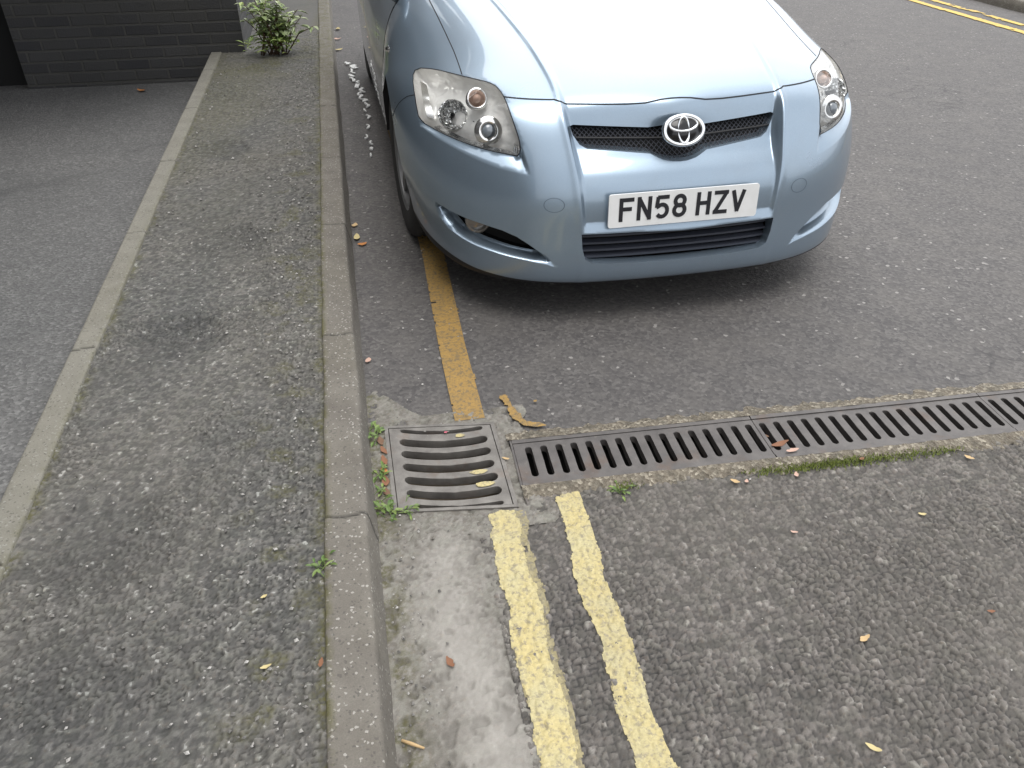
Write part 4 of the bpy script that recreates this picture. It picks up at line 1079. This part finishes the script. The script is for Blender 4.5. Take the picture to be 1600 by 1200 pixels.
def build_drains():
    sk = lambda q: (q[0], q[1]-.13*(q[0]-.155))
    g = thing('gully_grate', 'square iron gully grate with curved slots, sunk beside the kerb', 'drain grate', (.155, 1.66, 0))
    def local(o): o.location = (-.155, -1.66, 0); return o
    slots = [slot_loop(.160, cy+.018, .124, .032, .019, 13, 'x', sk) for cy in (1.538, 1.592, 1.647, 1.702, 1.755)]
    slots += [slot_loop(.160, 1.812+.012, .118, .017, .016, 13, 'x', sk), slot_loop(.168, 1.486+.020, .112, .014, .012, 13, 'x', sk)]
    outer = [sk(p) for p in ((.012, 1.497), (.300, 1.497), (.300, 1.835), (.012, 1.835))]
    zf = lambda x, y: .0025*(fbm(x, y, .09, 3, 201)-.5)
    local(plate_with_slots('grate', outer, slots, .0045, .024, MAT['grate_iron'], g, zf, .0125))
    m = MB()
    fr = [(-.001, 1.485, .0095, 1.847), (.3025, 1.485, .313, 1.847), (.0095, 1.837, .3025, 1.847), (.0095, 1.485, .3025, 1.4945)]
    for x0, y0, x1, y1 in fr:
        V = [sk(p)+(z,) for z in (-.10, .0055) for p in ((x0, y0), (x1, y0), (x1, y1), (x0, y1))]
        m.add(V, [(4, 5, 6, 7), (0, 1, 5, 4), (1, 2, 6, 5), (2, 3, 7, 6), (3, 0, 4, 7)])
    local(m.build('frame', MAT['grate_iron'], g))
    local(pit('sump', .005, 1.49, .308, 1.842, -.02, -.11, MAT['silt'], g, lambda x, y: sk((x, y))[1]))
    # the pale dabs of line paint left on two bars
    for i, (x, y, w, h) in enumerate(((.235, 1.606, .024, .009), (.243, 1.556, .026, .010), (.208, 1.768, .014, .008))):
        pts = [(x+w*math.cos(t)*(1+.15*math.sin(3*t+i)), y-.13*(x-.155)+.02+h*math.sin(t)) for t in np.linspace(0, 2*math.pi, 14)[:-1]]
        m = MB(); m.add([(a, b, .0072) for a, b in pts], [tuple(range(13))]); local(m.build('paint_dab', MAT['pale_yellow'], g))
    # channel drain right across the road
    c = thing('channel_drain', 'long dark iron slotted channel drain running across the road', 'channel drain', (.344, 1.635, 0), -.037)
    L0 = .733; pitch = L0/17
    proto = {}
    def section(x0, x1, first):
        n = int(round((x1-x0)/pitch)); sl = []
        for k in range(n):
            x = x1-pitch*(k+.5)
            if x-.011 > x0+.004: sl.append(slot_loop(x, 0, .0635, .0195, 0, 7, 'y'))
        return plate_with_slots('grating', [(x0+.0015, -.0795), (x1-.0015, -.0795), (x1-.0015, .0795), (x0+.0015, .0795)], sl, .004, .022, MAT['channel_iron'], c, None, .02)
    section(0, .709, True)
    s = section(.709, .709+L0, False)
    for k in range(1, 7):
        o = s.copy(); COL.objects.link(o); o.parent = c; o.location = (k*L0, 0, 0)
    m = MB(); xe = .709+7*L0
    for sg in (1, -1):
        for k in range(8):
            xa = 0 if k == 0 else .709+(k-1)*L0+.001; xb = .709+k*L0-.002
            y0, y1 = sorted((sg*.081, sg*.0975)); m.box((xa, y0, -.03), (xb, y1, .0062+.0008*(k % 2)))
    m.box((-.006, -.0975, -.03), (-.0005, .0975, .0045))
    m.build('side_rail', MAT['channel_iron'], c)
    pit('trough', -.004, -.0805, xe, .0805, -.018, -.20, MAT['pit'], c)
build_drains()

# ------------------------------------------------------------------ building at the left
def build_building():
    b = thing('brick_building', 'dark blue-brick building with an unlit doorway beyond the sunken yard', 'building', (-2.4, 6.42, -.1))
    def P(name, m, mat): o = m.build(name, mat, b); o.location = (2.4, -6.42, .1); return o
    m = MB()
    m.box((-2.205, 6.42, -.4), (-.687, 6.75, 9.5)); m.box((-4.7, 6.42, -.4), (-4.4, 6.75, 9.5)); m.box((-4.4, 6.42, 2.5), (-2.205, 6.75, 9.5)); m.box((-4.7, -9, -.4), (-4.4, 6.42, 9.5)); m.box((-9, -9, -.4), (-4.7, -8.7, 9.5))
    m.box((-1.02, 6.75, -.4), (-.687, 30, 9.5)); m.box((-9, 29.7, -.4), (-1.02, 30, 9.5)); m.box((-9, -8.7, -.4), (-8.7, 29.7, 9.5))
    P('wall', m, MAT['brick'])
    m = MB(); m.box((-9.1, 6.38, 9.5), (-.62, 30.1, 9.7)); m.box((-9.1, -9.1, 9.5), (-4.35, 6.38, 9.69)); P('roof', m, MAT['slate'])
    m = MB(); m.box((-4.4, 6.56, -.4), (-2.205, 6.62, 2.5)); m.box((-4.6, 6.76, 2.52), (-1.05, 10.5, 2.6)); m.box((-4.7, 6.76, -.4), (-4.6, 10.6, 2.8)); m.box((-2.2, 6.755, -.4), (-2.1, 10.5, 2.52))  # black panel across the opening paints in the darkness inside
    P('doorway_dark_fill', m, MAT['void'])
    m = MB(); m.box((-4.4, 4.75, 2.45), (-.98, 6.42, 9.49)); P('added_shade_overhang', m, MAT['brick'])  # unseen overhang, added to shade the yard and the wall
    for k in range(4):
        m = MB(); y = -6.6+3.1*k; m.box((-4.41, y, 3.4), (-4.385, y+1.1, 4.9)); P('window', m, MAT['window'])
    # upper windows on the street face
    for k in range(6):
        for z in (3.6, 6.4):
            y = 8.4+3.2*k; m = MB(); m.box((-.70, y, z), (-.675, y+1.0, z+1.5)); w = P('window', m, MAT['window'])
build_building()

# ------------------------------------------------------------------ plants
def leaf_quad(m, p, d, up, l, w, fold=.25):
    d = Vector(d).normalized(); s = d.cross(Vector(up)).normalized(); n = s.cross(d); p = Vector(p)
    V = [p, p+d*l*.35+s*w*.5+n*w*fold, p+d*l*.35-s*w*.5+n*w*fold, p+d*l*.7+s*w*.42-n*l*.03+n*w*fold, p+d*l*.7-s*w*.42-n*l*.03+n*w*fold, p+d*l-n*l*.12, p+d*l*.35, p+d*l*.7-n*l*.03]
    m.add(V, [(0, 6, 1), (0, 2, 6), (6, 7, 3, 1), (2, 4, 7, 6), (7, 5, 3), (4, 5, 7)])
def build_plants():
    rnd = random.Random(5)
    t = thing('shrub', 'bushy grey-green weed shrub sprouting at the foot of the brick corner', 'shrub', (-.47, 6.32, .1))
    ms = MB(); ml = MB(); mg = MB()
    for k in range(34):
        az = rnd.uniform(0, 6.283); h = rnd.uniform(.10, .38); sp = rnd.uniform(.05, .22)
        p0 = Vector((rnd.uniform(-.10, .08), rnd.uniform(-.05, .05), -.02)); tip = p0+Vector((math.cos(az)*sp*1.0+.03, math.sin(az)*sp*.7, h)); mid = (p0+tip)/2+Vector((0, 0, .05))
        pts = [p0, mid, tip]; ms.tube(pts, [.005, .004, .002], 5)
        n = int(6+h*40)
        for i in range(n):
            f = rnd.uniform(.25, 1); q = p0.lerp(mid, f*2) if f < .5 else mid.lerp(tip, f*2-1)
            a = rnd.uniform(0, 6.283); d = Vector((math.cos(a), math.sin(a), rnd.uniform(-.35, .6)))
            leaf_quad(ml if (q.z > .13 and rnd.random() < .75) else mg, q, d, (0, 0, 1), rnd.uniform(.045, .095), rnd.uniform(.018, .034))
    for k in range(80):     # low skirt of leaves spilling to the left
        q = Vector((rnd.uniform(-.20, .14), rnd.uniform(-.12, .05), rnd.uniform(.01, .10))); a = rnd.uniform(0, 6.283)
        leaf_quad(mg, q, (math.cos(a), math.sin(a)-.4, .35), (0, 0, 1), rnd.uniform(.04, .075), rnd.uniform(.014, .024))
    ms.build('stem', MAT['stem'], t, True); ml.build('pale_foliage', MAT['leaf_grey'], t); mg.build('green_foliage', MAT['leaf_green'], t)
    # weeds rooted in the joint between kerb and gully
    labs = ['pale green weed in the kerb joint at the far corner of the gully grate', 'small weed halfway along the kerb side of the gully grate', 'low weed tuft by the near half of the gully grate, against the kerb',
            'largest weed tuft below the near left corner of the gully grate', 'weed sprig overlapping the near edge of the gully grate', 'small green weed on the footway against the kerb back edge',
            'tiny weed on the mortar just past the near end of the channel drain']
    for i, ((x, y, z), n, r) in enumerate((((-.032, 1.838, .002), 16, .030), ((-.030, 1.668, .002), 15, .027), ((-.030, 1.578, .002), 12, .024), ((-.016, 1.512, .002), 20, .034), ((.032, 1.512, .004), 12, .026),
                                           ((-.174, 1.27, .092), 15, .026), ((.585, 1.474, .002), 14, .024))):
        w = thing('weed', labs[i], 'weed', (x, y, z), 0, 'weeds around the drain')
        m = MB(); st = MB()
        for k in range(n):
            a = rnd.uniform(0, 6.283); el = rnd.uniform(.15, 1.2); q = Vector((rnd.gauss(0, r*.35), rnd.gauss(0, r*.45), 0)); d = Vector((math.cos(a), math.sin(a), el))
            st.tube([q, q+d.normalized()*r*.6], .0011, 4); leaf_quad(m, q+d.normalized()*r*.45, d+Vector((0, 0, -.4)), (0, 0, 1), rnd.uniform(.5, 1.)*r, rnd.uniform(.2, .36)*r)
        st.build('stem', MAT['weed'], w); m.build('foliage', MAT['weed'], w)
    # moss cushions on the near haunch of the channel: uncountable
    m = MB()
    for cx, cy, sx, n in ((1.14, 1.452, .05, 420), (1.24, 1.452, .035, 260), (1.42, 1.432, .035, 160), (.99, 1.458, .025, 90), (1.06, 1.455, .03, 120), (1.33, 1.442, .03, 120), (1.52, 1.432, .03, 90), (.60, 1.476, .02, 70)):
        for k in range(int(n*1.8)):
            p = Vector((rnd.gauss(cx, sx*1.15), ch_y(cx)-.138+rnd.gauss(.0, .010)-.1*(0), rnd.uniform(-.001, .003))); a = rnd.uniform(0, 6.283)
            d = Vector((math.cos(a)*.6, math.sin(a)*.6, 1)).normalized()*rnd.uniform(.005, .011); s = Vector((-math.sin(a), math.cos(a), 0))*.0017
            m.add([p+s, p-s, p+d], [(0, 1, 2)])
    stuff(m.build('moss', MAT['moss']), 'green moss tufts along the near edge of the channel drain', 'moss')
build_plants()

# ------------------------------------------------------------------ litter
def build_litter():
    rnd = random.Random(21)
    def leaf(x, y, z, l, w, rz, mat, label, curl=.25, group='fallen leaves and bits on the ground', name='fallen_leaf', cat='leaf', tilt=0):
        n = 7; V = []; F = []
        for i in range(n):
            t = i/(n-1); hw = w/2*(math.sin(math.pi*(t*.92+.04))**.8)*(1+.22*rnd.uniform(-1, 1)); zz = curl*l*(.5*(2*t-1)**2)
            sd = rnd.uniform(-.08, .08)*w
            V += [((t-.5)*l, -hw+sd, zz+curl*hw*.9), ((t-.5)*l, sd*.5, zz+.0006), ((t-.5)*l, hw+sd, zz+curl*hw*.7)]
        for i in range(n-1):
            for k in (0, 1): F.append((i*3+k, (i+1)*3+k, (i+1)*3+k+1, i*3+k+1))
        o = link(name, mesh(name, V, F, True), MAT[mat]); o.location = (x, y, z); o.rotation_euler = (tilt, 0, rz)
        return tag(o, label, cat, group)
    leaf(.079, 1.039, .004, .030, .014, 2.0, 'rust', 'orange-brown curled leaf lying alone on the pale gutter strip')
    leaf(.955, .924, .004, .030, .012, .35, 'tan', 'tan leaf scrap on the coarse asphalt, the upper of two on that side')
    leaf(.835, .696, .004, .030, .012, -.7, 'straw', 'straw-coloured leaf scrap near the bottom edge, right of the yellow lines')
    leaf(1.307, 1.239, .004, .020, .009, -.3, 'straw', 'small pale leaf chip on the coarse asphalt below the mossy drain edge')
    leaf(1.102, 1.530, .011, .040, .014, .1, 'pink', 'pinkish dry leaf lying across the near rail of the channel drain', .1)
    leaf(1.068, 1.440, .004, .020, .013, 1.2, 'pink', 'small pinkish leaf just below the drain haunch')
    leaf(.895, 1.446, .005, .026, .012, -.6, 'tan', 'tan leaf scrap by the drain haunch, left of the moss')
    leaf(.925, 1.441, .005, .014, .010, .9, 'pink', 'tiny pink leaf bit right beside the tan scrap at the haunch')
    leaf(1.273, 1.462, .007, .016, .010, .3, 'rust', 'reddish leaf bit between two moss cushions')
    leaf(1.569, 1.412, .004, .026, .013, -.9, 'tan', 'tan leaf scrap on the asphalt at the far right of the drain edge')
    leaf(.960, 1.245, .004, .018, .008, -.4, 'pink', 'small pink-brown chip on the asphalt right of the second yellow line')
    leaf(1.27, .935, .004, .018, .008, -.3, 'rust', 'small rusty chip near the right edge of the coarse asphalt')
    leaf(.316, 1.655, .008, .022, .009, -.5, 'tan', 'tan flake wedged between the gully frame and the channel drain', .1)
    leaf(.170, 1.800, .009, .011, .008, .2, 'petal', 'pinkish-red petal on the far bar of the gully grate', .2)
    leaf(-1.409, 6.20, -.092, .075, .040, -.6, 'orange', 'orange leaf on the yard close to the foot of the brick wall', .25)
    leaf(-.029, 3.33, .004, .040, .024, 1.2, 'tan', 'tan leaf in the channel of the kerb beside the car, farthest of three', .2)
    leaf(-.024, 3.20, .004, .060, .024, 1.5, 'straw', 'straw leaf against the kerb beside the car, middle of three', .2)
    leaf(-.005, 3.13, .004, .040, .025, .3, 'orange', 'orange-brown leaf against the kerb beside the car, nearest of three', .2)
    leaf(-.028, 2.23, .004, .028, .018, 1.2, 'pink', 'small pinkish leaf at the foot of the kerb above the gully', .2)
    for x, y, mt, lb in ((-.022, 6.75, 'straw', 'yellowish leaf by the kerb far along the car'), (-.025, 7.15, 'pink', 'pale pink leaf by the kerb behind the yellowish one'), (-.01, 7.55, 'straw', 'farthest leaf by the kerb near the back of the car')):
        leaf(x, y, .004, .07, .045, rnd.uniform(0, 3), mt, lb, .3)
    leaf(-.276, 1.032, .096, .022, .008, .2, 'straw', 'straw-coloured splinter on the footway near the kerb')
    leaf(-.172, 1.02, .096, .022, .010, 1.4, 'rust', 'rusty leaf bit on the footway pressed against the kerb back')
    leaf(-.289, 1.21, .096, .014, .008, .5, 'straw', 'small straw bit on the footway, beyond the straw splinter')
    # stick in the gutter
    m = MB(); m.tube([(0, 0, .003), (.018, -.012, .005), (.040, -.024, .003)], [.003, .0036, .0022], 7)
    o = m.build('stick', MAT['tan'], None, True); o.location = (-.034, .884, .003); tag(o, 'short tan stick lying in the gutter at the foot of the kerb', 'stick')
    # brown leaves caught between gully and kerb
    labs = ['brown leaf nearest the far end of the gap between gully and kerb', 'rust leaf wedged in the gap beside the gully, second from the far end', 'brown leaf in the middle of the gap beside the gully',
            'orange-brown leaf in the gap beside the gully, just past the middle', 'rust leaf low in the gap beside the gully', 'brown leaf nearest the near end of the gap between gully and kerb']
    for i in range(6):
        leaf(-.011+rnd.uniform(-.004, .003), 1.80-.043*i, .005, rnd.uniform(.034, .046), .018, 1.57+rnd.uniform(-.35, .35), ['brown', 'rust', 'rust', 'orange', 'rust', 'brown'][i], labs[i], .15, 'leaves caught beside the gully', tilt=.3)
    leaf(.195, 1.530, -.022, .055, .018, .1, 'brown', 'brown leaf lying under the second slot from the near edge of the gully grate', .1)
    leaf(.245, 1.470, -.018, .040, .016, -.3, 'rust', 'rusty leaf under the near slot of the gully grate, at its right', .1)
    leaf(.140, 1.820, -.014, .05, .018, .1, 'rust', 'rusty leaf showing through the far slot of the gully grate', .1)
    # leaf caught in the slots of the channel
    leaf(1.085, 1.57, .004, .060, .018, .25, 'rust', 'rusty leaf caught down in the slots of the channel drain', .15)
    leaf(1.06, 1.63, -.004, .050, .016, -1.0, 'brown', 'brown leaf stuck upright in a slot of the channel drain', .2)
    # torn white strip alongside the car
    m = MB()
    def strip(path, w):
        for i in range(len(path)-1):
            a = Vector(path[i]); b = Vector(path[i+1]); t = (b-a).normalized(); s = t.cross(Vector((0, 0, 1)))*w*rnd.uniform(.6, 1.3)
            m.add([a-s, a+s, b+s, b-s, a-s+Vector((0, 0, .008)), a+s+Vector((0, 0, .010)), b+s+Vector((0, 0, .009)), b-s+Vector((0, 0, .007))], [(4, 5, 6, 7), (0, 1, 5, 4), (1, 2, 6, 5), (2, 3, 7, 6), (3, 0, 4, 7)])
    y = 6.32
    while y > 4.15:
        near = (y-3.4)/2.9; L = rnd.uniform(.05, .16)*near; x = (.058+.045*sstep(6.3, 5.2, y)+rnd.gauss(0, .014)); w = rnd.uniform(.007, .019)*near
        n = rnd.choice((2, 3, 4)); pts = [(x+rnd.uniform(-.022, .022)*near, y-L*k/n, .003) for k in range(n+1)]
        m = MB(); strip(pts, w)
        tag(m.build('white_flake', MAT['white_flake']), 'white flake in the broken trail on the road along the kerb side of the car', 'litter', 'white flakes beside the car')
        y -= L*rnd.uniform(.75, 1.0)+(rnd.uniform(.0, .05) if y > 5.3 else rnd.uniform(.05, .16))
    # loose chippings: uncountable
    V = []; F = []
    def pebble(x, y, z, r):
        k = len(V); q = [rnd.uniform(.6, 1.25) for _ in range(6)]; a = rnd.uniform(0, 6.283); c, s = math.cos(a), math.sin(a)
        for (dx, dy, dz), f in zip(((1, 0, 0), (-1, 0, 0), (0, 1, 0), (0, -1, 0), (0, 0, .7), (0, 0, -.5)), q):
            X, Y = dx*f*r, dy*f*r*.8; V.append((x+X*c-Y*s, y+X*s+Y*c, z+dz*f*r))
        for f in ((0, 2, 4), (2, 1, 4), (1, 3, 4), (3, 0, 4), (2, 0, 5), (1, 2, 5), (3, 1, 5), (0, 3, 5)): F.append(tuple(k+i for i in f))
    for _ in range(1500):
        y = .7+rnd.random()**1.5*5.2; x = KX0-.02-abs(rnd.gauss(0, .16)) if rnd.random() < .55 else rnd.uniform(EX1+.01, KX0-.01)
        if x < EX1+.01: continue
        pebble(x, y, .095, rnd.choice((.0025, .003, .004, .0045, .006))*(1 if y < 3 else 1.3))
    for _ in range(150):
        y = .6+rnd.random()*.9; x = KXF+.005+abs(rnd.gauss(0, .06)); pebble(x, y, .004, rnd.choice((.002, .003, .004, .005)))
    for _ in range(160): pebble(rnd.uniform(.5, 2.), rnd.uniform(.6, 1.45), .004, rnd.choice((.002, .003, .004)))
    for _ in range(260):
        y = 1.8+rnd.random()**1.6*5; pebble(KXF+.004+abs(rnd.gauss(0, .3)), y, .003, rnd.choice((.002, .003, .0045)))
    for _ in range(110): pebble(rnd.uniform(.2, 4.5), 1.78+rnd.random()*2.2, .002, rnd.choice((.002, .0025, .003)))
    stuff(link('loose_chippings', mesh('loose_chippings', V, F), MAT['grit']), 'loose stone chippings scattered over footway and road', 'grit')
build_litter()
